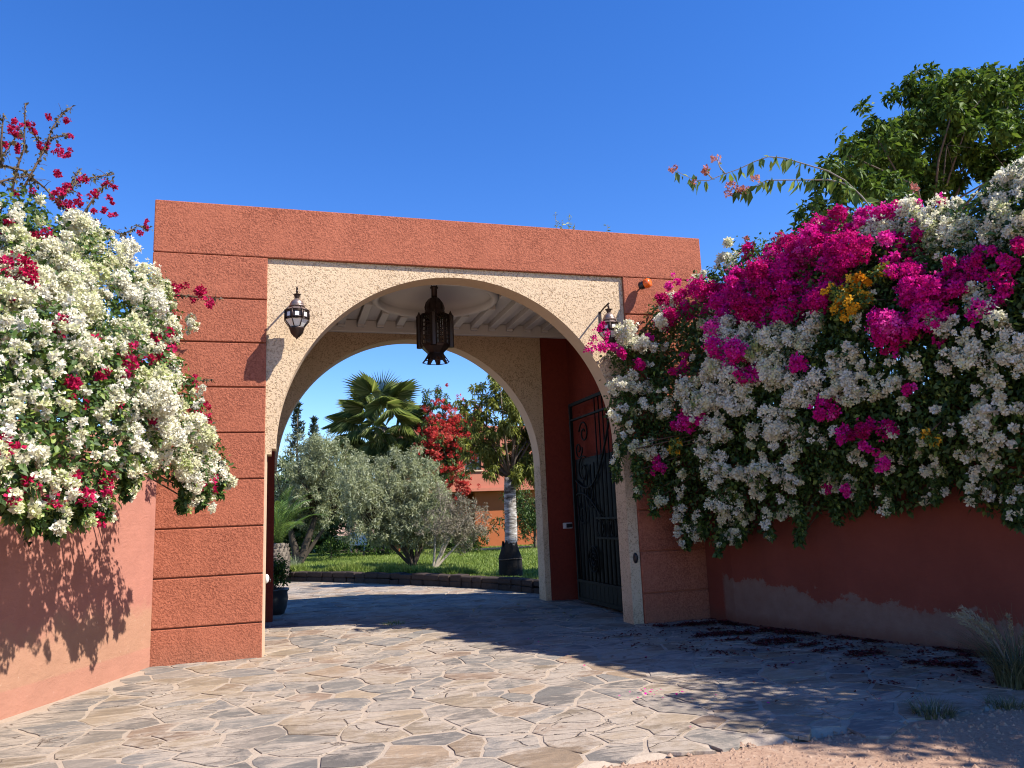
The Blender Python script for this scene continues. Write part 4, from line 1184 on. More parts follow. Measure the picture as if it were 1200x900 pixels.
LWH = parse('-1.59 -2.25 4.07 0.17;-1.48 -2.11 3.96 0.14;-1.32 -1.59 4.00 0.21;-1.17 -1.36 3.88 0.11;-1.05 -0.82 3.93 0.15;-1.72 -3.11 3.67 0.10;-1.55 -2.95 3.55 0.16;-1.40 -2.62 3.54 0.17;-1.08 -1.80 3.55 0.18;-0.95 -1.35 3.52 0.14;-0.80 -0.35 3.72 0.06;-1.49 -3.40 3.21 0.17;-1.36 -3.08 3.21 0.21;-1.06 -2.43 3.18 0.13;-1.51 -3.90 2.97 0.14;-1.29 -3.55 2.88 0.13;-1.17 -3.44 2.77 0.11;-1.30 -4.44 2.48 0.09;-1.25 -4.30 2.44 0.06;-0.89 -2.86 2.64 0.16;-0.76 -2.32 2.67 0.12;-0.97 -3.31 2.42 0.09;-0.85 -2.92 2.40 0.20;-0.72 -2.28 2.52 0.10;-0.63 -2.01 2.31 0.14;-0.77 -2.62 2.20 0.19;-0.90 -3.28 2.17 0.09;-0.62 -2.15 2.02 0.14;-0.49 -1.64 2.06 0.14;-0.79 -2.48 2.04 0.19;-0.91 -3.11 1.99 0.10;-0.51 -1.53 1.75 0.055;-1.08 -4.15 1.62 0.037;-1.16 -2.99 2.96 0.09;-1.23 -4.00 2.58 0.07;-0.80 -1.81 3.02 0.07;-1.58 -3.56 3.22 0.09;-1.38 -2.78 3.40 0.12;-1.60 -2.23 4.09 0.14;-1.47 -1.90 4.07 0.15;-1.19 -1.39 3.89 0.13;-1.73 -3.16 3.64 0.12;-1.55 -2.92 3.59 0.12;-1.42 -2.61 3.56 0.16;-1.21 -2.11 3.56 0.16;-1.06 -1.69 3.56 0.12;-0.93 -1.44 3.46 0.10;-0.76 -0.35 3.72 0.058;-1.50 -3.43 3.20 0.11;-1.37 -3.18 3.18 0.16;-1.06 -2.65 3.07 0.18;-1.48 -3.96 2.92 0.13;-1.37 -4.02 2.77 0.09;-1.31 -4.38 2.52 0.09;-0.88 -2.88 2.59 0.16;-0.74 -2.24 2.73 0.12;-0.83 -2.82 2.41 0.21;-0.61 -1.93 2.34 0.14;-0.77 -2.69 2.24 0.16;-0.89 -3.20 2.14 0.13;-0.62 -2.09 2.00 0.11;-0.48 -1.71 1.99 0.11;-0.92 -3.15 1.98 0.11;-1.06 -3.97 2.06 0.047;-1.16 -4.59 2.02 0.046;-0.65 -1.86 1.74 0.06;-0.54 -1.59 1.71 0.037;-0.37 -1.16 1.92 0.10;-1.04 -3.80 1.56 0.026;-1.09 -4.22 1.62 0.041;-0.70 -0.80 2.79 0.09;-1.11 -3.08 2.87 0.08;-0.52 -1.50 2.15 0.10;-1.61 -3.59 3.24 0.10;-1.39 -2.86 3.38 0.14;-1.61 -2.35 4.03 0.13;-1.46 -1.94 4.04 0.20;-1.34 -1.70 3.98 0.13;-1.19 -1.17 4.00 0.19;-1.09 -0.82 4.00 0.11;-1.72 -3.15 3.64 0.14;-1.57 -2.87 3.64 0.17;-1.40 -2.52 3.59 0.16;-1.09 -1.63 3.63 0.12;-0.95 -1.25 3.54 0.14;-0.81 -0.35 3.78 0.10;-1.53 -3.36 3.28 0.15;-1.35 -3.17 3.16 0.18;-1.20 -2.69 3.21 0.12;-1.04 -2.52 3.11 0.16;-1.37 -4.00 2.78 0.12;-1.17 -3.40 2.78 0.14;-1.19 -4.43 2.20 0.052;-0.91 -2.97 2.60 0.11;-0.77 -2.29 2.76 0.09;-0.96 -3.25 2.45 0.10;-0.86 -2.92 2.44 0.18;-0.59 -1.87 2.33 0.12;-0.76 -2.60 2.28 0.11;-0.61 -2.12 2.01 0.12;-0.48 -1.62 2.05 0.10;-0.91 -3.07 2.01 0.08;-0.63 -1.82 1.73 0.06;-0.54 -1.59 1.77 0.050;-0.36 -1.35 1.92 0.09;-1.04 -3.82 1.57 0.032;-1.09 -4.27 1.62 0.035;-1.72 -3.35 3.50 0.09;-1.24 -4.03 2.59 0.10;-0.53 -1.73 2.17 0.09;-1.57 -3.62 3.18 0.08;-1.37 -2.96 3.30 0.11')
LRD = parse('-1.58 -3.66 3.23 0.12;-1.65 -3.64 3.31 0.08;-1.66 -2.92 3.79 0.09;-1.61 -2.77 3.83 0.08;-1.76 -3.22 3.71 0.07;-0.86 -1.81 3.19 0.13;-0.85 -2.30 2.98 0.09;-0.87 -2.81 2.80 0.06;-0.94 -3.10 2.71 0.07;-0.93 -3.02 2.76 0.06;-0.89 -0.46 4.13 0.09;-0.77 -0.45 4.07 0.09;-0.66 -0.45 4.02 0.08;-0.95 -0.89 3.75 0.08;-0.64 -0.46 2.69 0.13;-0.70 -0.46 2.77 0.09;-1.02 -3.43 2.59 0.058;-1.13 -4.06 2.40 0.058;-1.07 -3.90 2.32 0.053;-0.96 -3.43 2.39 0.051;-0.79 -2.83 2.35 0.040;-0.67 -2.35 2.32 0.052;-0.76 -2.76 2.30 0.040;-0.94 -3.51 1.83 0.08;-0.96 -3.57 1.77 0.055;-1.03 -4.18 1.80 0.055;-1.02 -4.04 1.69 0.057;-1.07 -4.45 1.67 0.046;-1.09 -4.70 1.75 0.038;-1.12 -5.00 1.63 0.041;-1.13 -5.09 1.90 0.045;-1.12 -4.99 1.89 0.036;-0.44 -1.68 1.85 0.07;-0.52 -1.81 1.83 0.055;-0.97 -3.55 1.56 0.055;-0.77 -0.46 3.04 0.07;-0.67 -2.27 2.46 0.044;-1.29 -3.51 2.96 0.050;-1.29 -3.63 2.89 0.049;-1.14 -3.26 2.87 0.037;-0.95 -2.91 2.85 0.07;-0.92 -2.12 3.18 0.07;-1.54 -3.95 3.04 0.052')
LTR = parse('-1.97 -2.34 5.00 0.014;-1.95 -2.30 5.03 0.015;-1.96 -2.33 5.02 0.014;-2.00 -2.42 4.94 0.013;-2.01 -2.45 4.84 0.016;-2.00 -2.43 4.85 0.022;-2.02 -2.48 4.85 0.019;-2.04 -2.51 4.85 0.015;-2.03 -2.50 4.86 0.016;-2.05 -2.56 4.69 0.019;-2.05 -2.54 4.70 0.020;-2.06 -2.57 4.68 0.016;-2.00 -2.41 4.76 0.015;-2.00 -2.41 4.73 0.021;-2.00 -2.41 4.75 0.012;-1.83 -1.99 4.93 0.019;-1.80 -1.92 4.98 0.022;-1.80 -1.93 4.94 0.022;-1.82 -1.97 5.01 0.018;-1.77 -1.85 4.96 0.017;-1.76 -1.83 4.99 0.014;-1.75 -1.81 5.03 0.016;-1.88 -2.11 4.90 0.018;-1.87 -2.10 4.95 0.019;-1.87 -2.10 4.92 0.016;-1.90 -2.18 4.89 0.017;-1.91 -2.19 4.89 0.021;-1.76 -1.82 5.18 0.017;-1.77 -1.85 5.17 0.015;-1.82 -1.97 4.74 0.020;-1.81 -1.95 4.73 0.018;-1.81 -1.96 4.74 0.013;-1.81 -1.96 4.72 0.019;-1.76 -1.82 4.70 0.019;-1.74 -1.79 4.67 0.019;-1.77 -1.84 4.64 0.017;-1.77 -1.85 4.68 0.016;-1.74 -1.78 4.66 0.018;-1.80 -1.93 4.59 0.013;-1.78 -1.88 4.61 0.022;-1.77 -1.86 4.59 0.024;-1.79 -1.91 4.56 0.017;-1.83 -1.99 4.49 0.015;-1.82 -1.99 4.53 0.022;-1.81 -1.96 4.56 0.013;-1.83 -2.00 4.51 0.021;-1.68 -1.63 4.84 0.022;-1.70 -1.67 4.82 0.023;-1.67 -1.61 4.87 0.020;-1.67 -1.62 4.84 0.014;-1.67 -1.60 4.87 0.021;-1.66 -1.57 4.86 0.021;-1.66 -1.59 4.84 0.022;-1.68 -1.63 4.58 0.015;-1.70 -1.69 4.65 0.018;-1.70 -1.67 4.61 0.019;-1.70 -1.68 4.60 0.013;-1.71 -1.70 4.58 0.017;-1.74 -1.77 4.54 0.021;-1.76 -1.82 4.51 0.021;-1.75 -1.81 4.49 0.016;-1.75 -1.81 4.51 0.014;-1.62 -1.48 4.77 0.017;-1.60 -1.43 4.81 0.015;-1.64 -1.54 4.70 0.023;-1.61 -1.45 4.75 0.019;-1.52 -1.24 4.96 0.017;-1.55 -1.31 4.92 0.018;-1.55 -1.32 4.96 0.020;-1.50 -1.19 4.80 0.017;-1.53 -1.25 4.83 0.021;-1.52 -1.24 4.81 0.024;-1.55 -1.31 4.65 0.018;-1.55 -1.31 4.66 0.018;-1.55 -1.32 4.68 0.014;-1.61 -1.45 4.58 0.015;-1.62 -1.48 4.58 0.014;-1.79 -1.89 4.47 0.023;-1.80 -1.93 4.47 0.016;-1.78 -1.89 4.47 0.019;-1.48 -1.14 4.68 0.023;-1.51 -1.22 4.66 0.022;-1.27 -0.61 4.77 0.017;-1.27 -0.61 4.77 0.017;-1.26 -0.58 4.76 0.025;-1.32 -0.73 4.67 0.016;-1.32 -0.75 4.65 0.024;-1.28 -0.63 4.81 0.019;-1.27 -0.61 4.85 0.018;-1.61 -1.45 4.47 0.018;-1.59 -1.42 4.49 0.017;-1.92 -2.22 4.41 0.019;-1.92 -2.22 4.45 0.013;-1.88 -2.12 5.20 0.022;-1.87 -2.09 5.20 0.019;-2.03 -2.49 4.94 0.019;-2.02 -2.47 4.98 0.021;-1.60 -1.44 4.78 0.017;-1.61 -1.46 4.77 0.017;-1.78 -1.89 5.31 0.021;-1.79 -1.89 5.30 0.016;-1.93 -2.25 4.99 0.020;-1.93 -2.26 4.99 0.021;-1.49 -1.16 4.97 0.025;-1.49 -1.16 4.97 0.026;-1.73 -1.75 4.50 0.016;-1.74 -1.78 4.45 0.022;-1.99 -2.40 4.33 0.020;-2.00 -2.41 4.33 0.013')
RTR = parse('6.73 1.87 7.40 0.08;7.02 0.89 7.12 0.08;6.95 1.12 7.04 0.10;7.13 0.53 6.48 0.12;7.08 0.70 6.52 0.10;7.16 0.43 6.41 0.09;7.22 0.21 6.49 0.053;6.88 1.37 6.96 0.07;7.34 -0.18 5.43 0.09;7.31 -0.08 5.38 0.06;7.36 -0.27 5.29 0.06;7.91 -2.11 5.42 0.07;7.13 0.52 5.52 0.07')
LBR = parse_lines('-2.01 -2.45 4.33,-2.00 -2.41 4.55,-1.97 -2.36 4.77,-1.98 -2.37 5.07,-1.98 -2.38 5.18;-2.11 -2.69 4.36,-2.07 -2.59 4.54,-2.03 -2.49 4.74,-1.99 -2.40 4.92;-1.97 -2.34 4.38,-1.93 -2.25 4.60,-1.88 -2.12 4.90,-1.85 -2.04 5.15,-1.81 -1.94 5.34,-1.76 -1.83 5.48;-1.87 -2.10 4.99,-1.83 -1.99 5.08,-1.77 -1.86 5.17;-1.90 -2.17 4.92,-1.93 -2.25 4.95;-2.13 -2.74 4.49,-2.07 -2.59 4.50,-1.97 -2.35 4.57,-1.87 -2.11 4.53,-1.78 -1.87 4.45,-1.66 -1.59 4.46,-1.53 -1.26 4.48,-1.42 -1.00 4.53,-1.33 -0.75 4.73,-1.24 -0.55 4.79;-1.81 -1.94 4.46,-1.70 -1.67 4.81,-1.59 -1.41 4.98,-1.50 -1.19 5.11;-1.67 -1.62 4.47,-1.59 -1.40 4.82,-1.51 -1.22 5.03;-1.44 -1.03 4.52,-1.36 -0.84 4.48,-1.37 -0.86 4.37;-1.81 -1.94 4.49,-1.75 -1.81 4.63,-1.72 -1.72 4.84,-1.69 -1.65 4.94;-2.09 -2.65 4.30,-2.02 -2.46 4.44,-1.95 -2.31 4.54,-1.90 -2.18 4.53;-2.06 -2.57 4.48,-2.07 -2.59 4.70,-2.07 -2.59 4.87,-2.07 -2.59 4.96;-1.23 -0.51 3.98,-0.99 -0.32 4.10,-0.77 -0.32 4.08,-0.47 -0.32 4.07;-1.00 -0.32 3.06,-0.76 -0.32 3.10,-0.56 -0.32 3.12;-1.97 -2.36 1.93,-1.82 -1.98 1.73,-1.65 -1.56 1.57,-1.48 -1.13 1.62;-1.74 -1.78 1.66,-1.85 -2.05 1.45,-1.83 -2.00 1.37')
RBR = parse_lines('7.80 -1.75 4.89,7.76 -1.63 5.14,7.70 -1.42 5.55,7.64 -1.21 5.87,7.57 -0.98 6.11,7.49 -0.71 6.31,7.38 -0.34 6.59,7.30 -0.06 6.74,7.23 0.18 6.77,7.14 0.50 6.78,7.06 0.75 6.81,6.96 1.10 6.84,6.88 1.37 6.96,6.80 1.63 7.18,6.73 1.87 7.40;7.67 -1.31 5.69,7.64 -1.21 5.82,7.57 -0.97 5.98,7.51 -0.77 6.06,7.39 -0.34 6.24,7.28 -0.00 6.38,7.22 0.22 6.38,7.15 0.46 6.39,7.09 0.66 6.53;7.06 0.75 6.81,7.03 0.85 6.98,7.02 0.89 7.16;6.98 1.01 6.83,6.94 1.15 7.04;7.25 0.12 5.20,7.31 -0.08 5.34,7.34 -0.18 5.44;7.86 -1.95 5.22,7.89 -2.06 5.35,7.91 -2.11 5.44;7.08 0.70 5.39,7.12 0.56 5.49,7.13 0.50 5.53')


RT_ = parse('4.40 -0.41 2.36 0.09;4.39 -0.39 2.28 0.06;4.36 -0.37 2.21 0.06;4.34 -0.35 2.13 0.07;4.31 -0.33 2.06 0.06;4.32 -0.32 1.98 0.044;4.34 -0.31 1.90 0.047;4.61 -0.41 2.13 0.07;4.58 -0.39 2.06 0.054;4.61 -0.39 1.98 0.08;4.60 -0.37 1.90 0.07;4.60 -0.36 1.83 0.057;4.63 -0.35 1.75 0.058;4.60 -0.33 1.68 0.048;4.87 -0.41 1.74 0.07;4.85 -0.39 1.67 0.08;4.82 -0.37 1.59 0.08;4.80 -0.35 1.52 0.041;4.81 -0.34 1.44 0.042;5.18 -0.41 1.38 0.08;5.21 -0.41 1.30 0.06;5.23 -0.40 1.23 0.07;5.23 -0.38 1.15 0.07;5.25 -0.38 1.07 0.050;5.23 -0.36 1.00 0.048;5.31 -0.67 1.37 0.10;5.31 -0.66 1.30 0.08;5.32 -0.65 1.22 0.07;5.34 -0.64 1.15 0.049;5.40 -1.04 1.20 0.09;5.38 -1.02 1.13 0.08;5.37 -1.00 1.06 0.06;5.34 -0.98 0.99 0.038;5.32 -0.96 0.92 0.032;5.50 -1.25 1.33 0.054;5.51 -1.24 1.26 0.07;5.51 -1.23 1.19 0.046;5.49 -1.21 1.12 0.048;5.46 -1.19 1.05 0.041;5.62 -1.63 1.39 0.08;5.60 -1.61 1.32 0.08;5.60 -1.60 1.26 0.043;5.63 -1.60 1.19 0.055;5.65 -1.59 1.12 0.037;5.75 -2.02 1.46 0.049;5.76 -2.01 1.39 0.059;5.78 -2.00 1.32 0.06;5.80 -2.00 1.26 0.054;5.78 -1.98 1.19 0.059;5.77 -1.97 1.13 0.049;5.77 -1.95 1.06 0.045;5.87 -2.45 1.53 0.07;5.88 -2.45 1.47 0.07;5.90 -2.44 1.40 0.051;5.91 -2.43 1.34 0.041;5.93 -2.43 1.28 0.029;5.97 -2.78 1.56 0.055;5.96 -2.77 1.50 0.043;5.95 -2.76 1.44 0.035;5.95 -2.75 1.38 0.025;6.05 -3.07 1.61 0.046;6.04 -3.05 1.55 0.041;6.04 -3.04 1.49 0.046;6.06 -3.04 1.43 0.030;6.05 -3.03 1.37 0.033;6.17 -3.55 1.69 0.056;6.19 -3.55 1.63 0.06;6.20 -3.54 1.57 0.034;6.19 -3.53 1.52 0.043;6.17 -3.51 1.46 0.037;6.26 -3.88 1.63 0.07;6.25 -3.87 1.57 0.049;6.25 -3.86 1.52 0.031;6.25 -3.85 1.47 0.038;6.35 -4.19 1.57 0.07;6.34 -4.18 1.52 0.053;6.34 -4.17 1.47 0.041;6.34 -4.16 1.42 0.031;6.32 -4.15 1.36 0.037;6.32 -4.14 1.31 0.027;6.33 -4.13 1.26 0.020;6.39 -4.28 1.53 0.038;6.37 -4.26 1.48 0.035;6.37 -4.25 1.43 0.046;6.37 -4.24 1.38 0.044;6.38 -4.24 1.32 0.036;6.38 -4.23 1.27 0.037;6.36 -4.21 1.22 0.035')
LT_ = parse('-1.16 -4.85 1.67 0.036;-1.16 -4.84 1.64 0.021;-1.15 -4.84 1.61 0.025;-1.15 -4.84 1.58 0.017;-1.13 -4.53 1.62 0.038;-1.13 -4.53 1.59 0.032;-1.12 -4.52 1.55 0.023;-1.13 -4.52 1.52 0.024;-1.10 -4.26 1.58 0.034;-1.09 -4.26 1.54 0.040;-1.09 -4.25 1.51 0.025;-1.10 -4.24 1.47 0.015;-1.06 -3.91 1.63 0.054;-1.04 -3.91 1.60 0.041;-1.05 -3.90 1.56 0.020;-1.00 -3.53 1.70 0.054;-1.00 -3.52 1.66 0.029;-0.98 -3.52 1.62 0.036;-0.98 -3.51 1.58 0.026;-0.92 -3.03 1.92 0.039;-0.92 -3.02 1.87 0.046;-0.93 -3.01 1.83 0.036;-0.93 -3.00 1.78 0.038;-0.94 -2.99 1.74 0.023;-0.65 -1.97 1.90 0.042;-0.64 -1.97 1.85 0.040;-0.63 -1.96 1.80 0.042;-0.64 -1.95 1.74 0.032;-0.66 -1.93 1.69 0.041;-0.65 -1.93 1.64 0.024;-0.49 -1.79 1.85 0.053;-0.49 -1.78 1.79 0.053;-0.51 -1.76 1.74 0.045;-0.52 -1.75 1.68 0.041;-0.38 -1.39 1.96 0.08;-0.39 -1.37 1.91 0.055;-0.41 -1.36 1.85 0.032;-0.39 -1.35 1.79 0.040')
RB = RB + RT_
LB = LB + LT_


def wob(r, k):
    return [r * random.uniform(-k, k) for _ in range(3)]


def stems(name, root, targets, mat, parent, r0=0.05, r1=0.006, sway=0.25, over=0):
    mb = MB()
    root = Vector(root)
    for tg in targets:
        tg = Vector(tg)
        pts = []; rad = []
        for i in range(7):
            t = i / 6
            if over:
                top = Vector((root.x, root.y + (tg.y - root.y) * 0.4, max(over, tg.z)))
                p = root.lerp(top, min(1, t * 1.7)) if t < 0.588 else top.lerp(tg, (t - 0.588) / 0.412)
            else:
                p = root.lerp(tg, t)
            p += Vector((random.uniform(-1, 1), random.uniform(-1, 1), random.uniform(-1, 1))) * sway * t * (1 - t)
            pts.append(p); rad.append(r0 * (1 - t) ** 1.2 + r1)
        mb.tube(pts, rad, 5)
    return mb.build(name, mat, parent)


# --- right wall: white, magenta and orange plants growing through each other
plantW = empty('bougainvillea', (6.45, -2.1, 0), 'white blossoming bougainvillea in big pale clumps over the shaded red wall', 'bougainvillea', 'bougainvillea over the right wall')
plantM = empty('bougainvillea', (6.65, -2.7, 0), 'magenta bougainvillea forming the bright pink crest above the red wall', 'bougainvillea', 'bougainvillea over the right wall')
plantO = empty('bougainvillea', (6.75, -3.2, 0), 'small yellow orange bougainvillea patch amid the magenta blossoms', 'bougainvillea', 'bougainvillea over the right wall')


def under(o, root):
    o.location = tuple(-c for c in root.location)
    return o


bodyW = [b for i, b in enumerate(RB) if i % 3 != 0]
bodyM = [b for i, b in enumerate(RB) if i % 3 == 0]
# the same growth carries on along the wall towards the road, outside the picture
more = []
for k in range(105):
    y = random.uniform(-9.2, -4.3)
    x = strip_interp(WALL_R, y) + random.uniform(-0.35 if y > -6.3 else -1.05, 0.55)
    more.append((x, y, random.uniform(2.3, 4.35 if y > -6.3 else (5.2 if y > -8.2 else 4.6)), random.uniform(0.3, 0.5)))
thick = []
for k in range(60):
    y = random.uniform(-4.3, -0.2)
    x = strip_interp(WALL_R, y) + random.uniform(0.05, 0.55)
    thick.append((x, y, random.uniform(2.6, 4.1), random.uniform(0.25, 0.4)))
under(foliage('foliage', bodyW, M['leaf_boug'], plantW, 6800, 0.058), plantW)
under(foliage('foliage', bodyM, M['leaf_boug'], plantM, 6800, 0.055), plantM)
under(foliage('outer_foliage', more + thick, M['leaf_boug'], plantM, 2300, 0.10), plantM)
under(foliage('foliage', [(x, y, z, r * 1.1) for x, y, z, r in RO], M['leaf_boug'], plantO, 5000, 0.05, tmean=0.75), plantO)
drop = [(x + random.uniform(-.1, .1), y, z - random.uniform(0.0, 0.12), r) for x, y, z, r in RB if z < 2.6]
sm = []
for (x, y, z, r) in RB * 2:
    if random.random() < (0.6 if r > 0.1 else 0.25) and not any((x - q[0]) ** 2 + (y - q[1]) ** 2 + (z - q[2]) ** 2 < 0.12 for q in RM):
        sm.append((x - 0.9 * r + random.uniform(-.05, .05), y - 0.6 * r + random.uniform(-.1, .1), z + random.uniform(-r, r) * 0.6, random.uniform(0.035, 0.06)))
under(blossoms('blossoms', RW + sm, M['white_bract'], plantW, 0.029, 13500, tmean=0.55), plantW)
under(blossoms('blossoms', [(x, y, z, r * 1.02) for x, y, z, r in RM], M['magenta_bract'], plantM, 0.030, 14000, tmean=0.55), plantM)
under(blossoms('blossoms', RO, M['orange_bract'], plantO, 0.034, 8000), plantO)
under(stems('stems', (6.75, -2.1, 0.0), [b[:3] for b in bodyW[::5]], M['stem'], plantW, 0.04, over=2.75), plantW)
under(stems('stems', (6.95, -2.7, 0.0), [b[:3] for b in bodyM[::4]] + [b[:3] for b in more[::6]], M['stem'], plantM, 0.04, over=2.75), plantM)
under(stems('stems', (7.15, -3.2, 0.0), [b[:3] for b in RO], M['stem'], plantO, 0.02, over=2.75), plantO)
for ln in RBR:
    mb = MB()
    n = len(ln)
    mb.tube(ln, [0.009 * (1 - i / n) + 0.004 for i in range(n)], 5)
    under(mb.build('arching_branch', M['twig_grey'], plantM), plantM)
under(branch_leaves('branch_leaves', [ln for ln in RBR[:2]], M['leaf_boug'], plantM, 0.075, 0.21, 0.75, 0.42, 0.75), plantM)
under(branch_leaves('branch_leaves', RBR[2:], M['leaf_boug'], plantM, 0.05, 0.07, 0.2), plantM)
under(blossoms('faded_blossoms', RTR, M['faded_bract'], plantM, 0.042, 3600), plantM)

# --- left wall: white and crimson
plantL = empty('bougainvillea', (-1.95, -1.5, 0), 'cream white bougainvillea cascading over the sunlit pink wall', 'bougainvillea', 'bougainvillea over the left wall')
plantR = empty('bougainvillea', (-2.25, -1.9, 0), 'crimson bougainvillea with sparse leggy shoots rising over the white blossoms on the left', 'bougainvillea', 'bougainvillea over the left wall')
bodyL = [b for i, b in enumerate(LB) if i % 3 != 0]
bodyR = [b for i, b in enumerate(LB) if i % 3 == 0]
thickL = []
for k in range(30):
    y = random.uniform(-4.6, -0.2)
    x = strip_interp(WALL_L, y) - random.uniform(0.0, 0.5)
    thickL.append((x, y, random.uniform(2.4, 3.6), random.uniform(0.22, 0.36)))
under(foliage('foliage', bodyL, M['leaf_boug'], plantL, 7000, 0.055, tmean=0.5), plantL)
under(foliage('foliage', bodyR, M['leaf_boug'], plantR, 7000, 0.052), plantR)
under(foliage('outer_foliage', thickL, M['leaf_boug'], plantL, 1500, 0.09), plantL)
smL = [(x + 0.8 * r + random.uniform(-.04, .04), y - 0.6 * r + random.uniform(-.1, .1), z + random.uniform(-r, r) * 0.7, random.uniform(0.03, 0.06)) for x, y, z, r in LB * 2 if random.random() < (0.8 if r > 0.085 else 0.2)]
under(blossoms('blossoms', LWH + smL, M['white_bract'], plantL, 0.0255, 17000, tmean=0.5), plantL)
under(blossoms('blossoms', LRD, M['red_bract'], plantR, 0.029, 11000), plantR)
under(blossoms('shoot_blossoms', [(x, y, z, max(r, .018)) for x, y, z, r in LTR], M['red_bract'], plantR, 0.022, 10000, tmean=0.6), plantR)
under(stems('stems', (-2.25, -1.5, 0.0), [b[:3] for b in bodyL[::5]], M['stem'], plantL, 0.035, over=2.75), plantL)
under(stems('stems', (-2.45, -1.9, 0.0), [b[:3] for b in bodyR[::3]], M['stem'], plantR, 0.035, over=2.75), plantR)
tw = MB()
for ln in LBR:
    n = len(ln)
    mb = MB()
    mb.tube(ln, [0.008 * (1 - i / n) + 0.003 for i in range(n)], 5)
    under(mb.build('shoot', M['stem'], plantR), plantR)
    for p, d in along(ln, 0.10):
        if random.random() < 0.7:
            q = Vector(p); v = Vector((random.gauss(0, 1), random.gauss(0, 1), random.gauss(0.2, 0.8))).normalized() * random.uniform(0.05, 0.15)
            tw.tube([q, q + v * 0.6 + Vector((0, 0, 0.01)), q + v], [0.0028, 0.0022, 0.0016], 4)
tag(under(tw.build('twigs', M['stem'], plantR), plantR), kind='stuff')
under(branch_leaves('shoot_leaves', LBR, M['leaf_brown'], plantR, 0.009, 0.040, 0.25, 0.6, 0.45), plantR)


# ================================================================== trees
def tree(name, base, trunk_top, r0, r1, crown, leafmat, barkmat, label, cat, group=None, dens=3500, L=0.1, wr=0.4, shell=0.4, tmean=0.5, trunks=None, droop=0.2, limbs=True, jit=1.0, twigs=13, tname='trunk'):
    t = empty(name, base, label, cat, group)
    mb = MB()
    B = Vector(base)
    for (tt, ra, rb) in (trunks or [(trunk_top, r0, r1)]):
        tt = Vector(tt)
        pts = []; rad = []
        for i in range(9):
            f = i / 8
            p = B.lerp(tt, f) + Vector((random.uniform(-1, 1), random.uniform(-1, 1), 0)) * ra * 0.12 * (1 if 0 < i < 8 else 0)
            pts.append(p - B); rad.append(ra * (1.25 if i == 0 else 1) * (1 - f) + rb * f)
        mb.tube(pts, rad, 9)
    tr = mb.build(tname, barkmat, t)
    if limbs:
        mb = MB()
        tops = [Vector(x[0]) for x in trunks] if trunks else [Vector(trunk_top)]
        for (x, y, z, r) in crown:
            c = Vector((x, y, z))
            s = min(tops, key=lambda q: (q - c).length)
            mid = s.lerp(c, 0.5) + Vector((random.uniform(-1, 1), random.uniform(-1, 1), random.uniform(-0.3, 1))) * 0.12 * (c - s).length
            rr = max(0.012, r1 * 0.28 if not trunks else trunks[0][2] * 0.6)
            mb.tube([s - B, mid - B, c - B], [rr, rr * 0.6, rr * 0.25], 5)
            for q in range(3):
                e = c + Vector(tuple(rand_dirs(1)[0])) * r * 0.8
                mb.tube([c - B, c.lerp(e, 0.5) - B, e - B], [rr * 0.25, rr * 0.16, rr * 0.08], 4)
        mb.build('limbs', barkmat if barkmat is not M['white_bark'] else M['bark'], t)
    o = foliage('crown', crown, leafmat, t, dens, L, shell, tmean, jit, wr, droop, twigs)
    o.location = tuple(-c for c in base)
    return t


TR = parse('13.34 2.44 9.60 0.84;13.20 1.33 9.04 0.74;13.04 2.85 9.49 0.74;12.79 1.67 8.38 0.98;14.62 2.00 9.12 0.94;11.30 1.70 7.88 0.53;11.39 2.59 8.04 0.59;11.08 3.03 7.74 0.46;9.50 1.75 6.79 0.28;12.91 2.71 8.10 0.72;14.64 3.02 8.33 0.95;16.65 3.00 10.52 0.80;10.82 1.35 8.10 0.32;12.11 2.97 9.35 0.40;13.07 2.34 9.91 0.43;12.78 1.18 9.38 0.37;14.08 1.51 9.79 0.42;15.47 1.82 10.35 0.48;9.79 1.00 7.53 0.33;16.75 2.42 10.00 1.16;15.32 1.42 7.96 1.05;14.31 1.71 8.00 0.78;10.42 1.31 6.87 0.54;10.55 2.38 6.85 0.37;9.49 1.95 6.55 0.22')
tree('broadleaf_tree', (12.9, 2.6, 0), (12.9, 2.5, 6.6), 0.24, 0.14, TR, M['leaf_dark'], M['bark'], 'dark green broadleaf tree rising behind the right wall', 'tree', None, 3000, 0.145, 0.48, 0.25, 0.68)

# white stemmed tree just inside the gate
wt = [(4.15, 7.2, 3.2, .24), (4.3, 7.1, 3.75, .26), (4.55, 7.2, 3.0, .3), (4.6, 7.1, 4.2, .28), (4.2, 7.3, 2.7, .2), (4.75, 7.1, 2.5, .26), (4.05, 7.3, 4.0, .18), (4.9, 7.0, 4.5, .28), (5.15, 7.0, 2.6, .38), (4.9, 7.2, 3.0, .45), (5.45, 6.9, 3.1, .5), (5.0, 6.9, 3.6, .42), (5.5, 7.1, 3.7, .5), (5.85, 7.0, 3.3, .45), (5.3, 7.2, 4.1, .4), (4.5, 7.2, 3.5, .26), (5.75, 7.2, 4.2, .45), (6.2, 7.0, 3.7, .5), (6.1, 7.1, 2.9, .4), (5.7, 6.9, 2.45, .35), (6.4, 7.1, 4.5, .5), (6.9, 7.2, 4.0, .5), (6.7, 7.2, 5.2, .45), (7.1, 7.2, 5.0, .5), (5.3, 7.0, 2.25, .3), (6.0, 7.0, 2.2, .3)]
wtree = tree('white_stemmed_tree', (4.98, 7.0, 0.1), (5.05, 7.0, 2.3), 0.15, 0.13, wt, M['leaf_willow'], M['white_bark'], 'leafy tree with a mottled white trunk just behind the kerb inside the arch', 'tree', None, 7600, 0.10, 0.26, 0.05, 0.66, None, 0.5)
tw = []
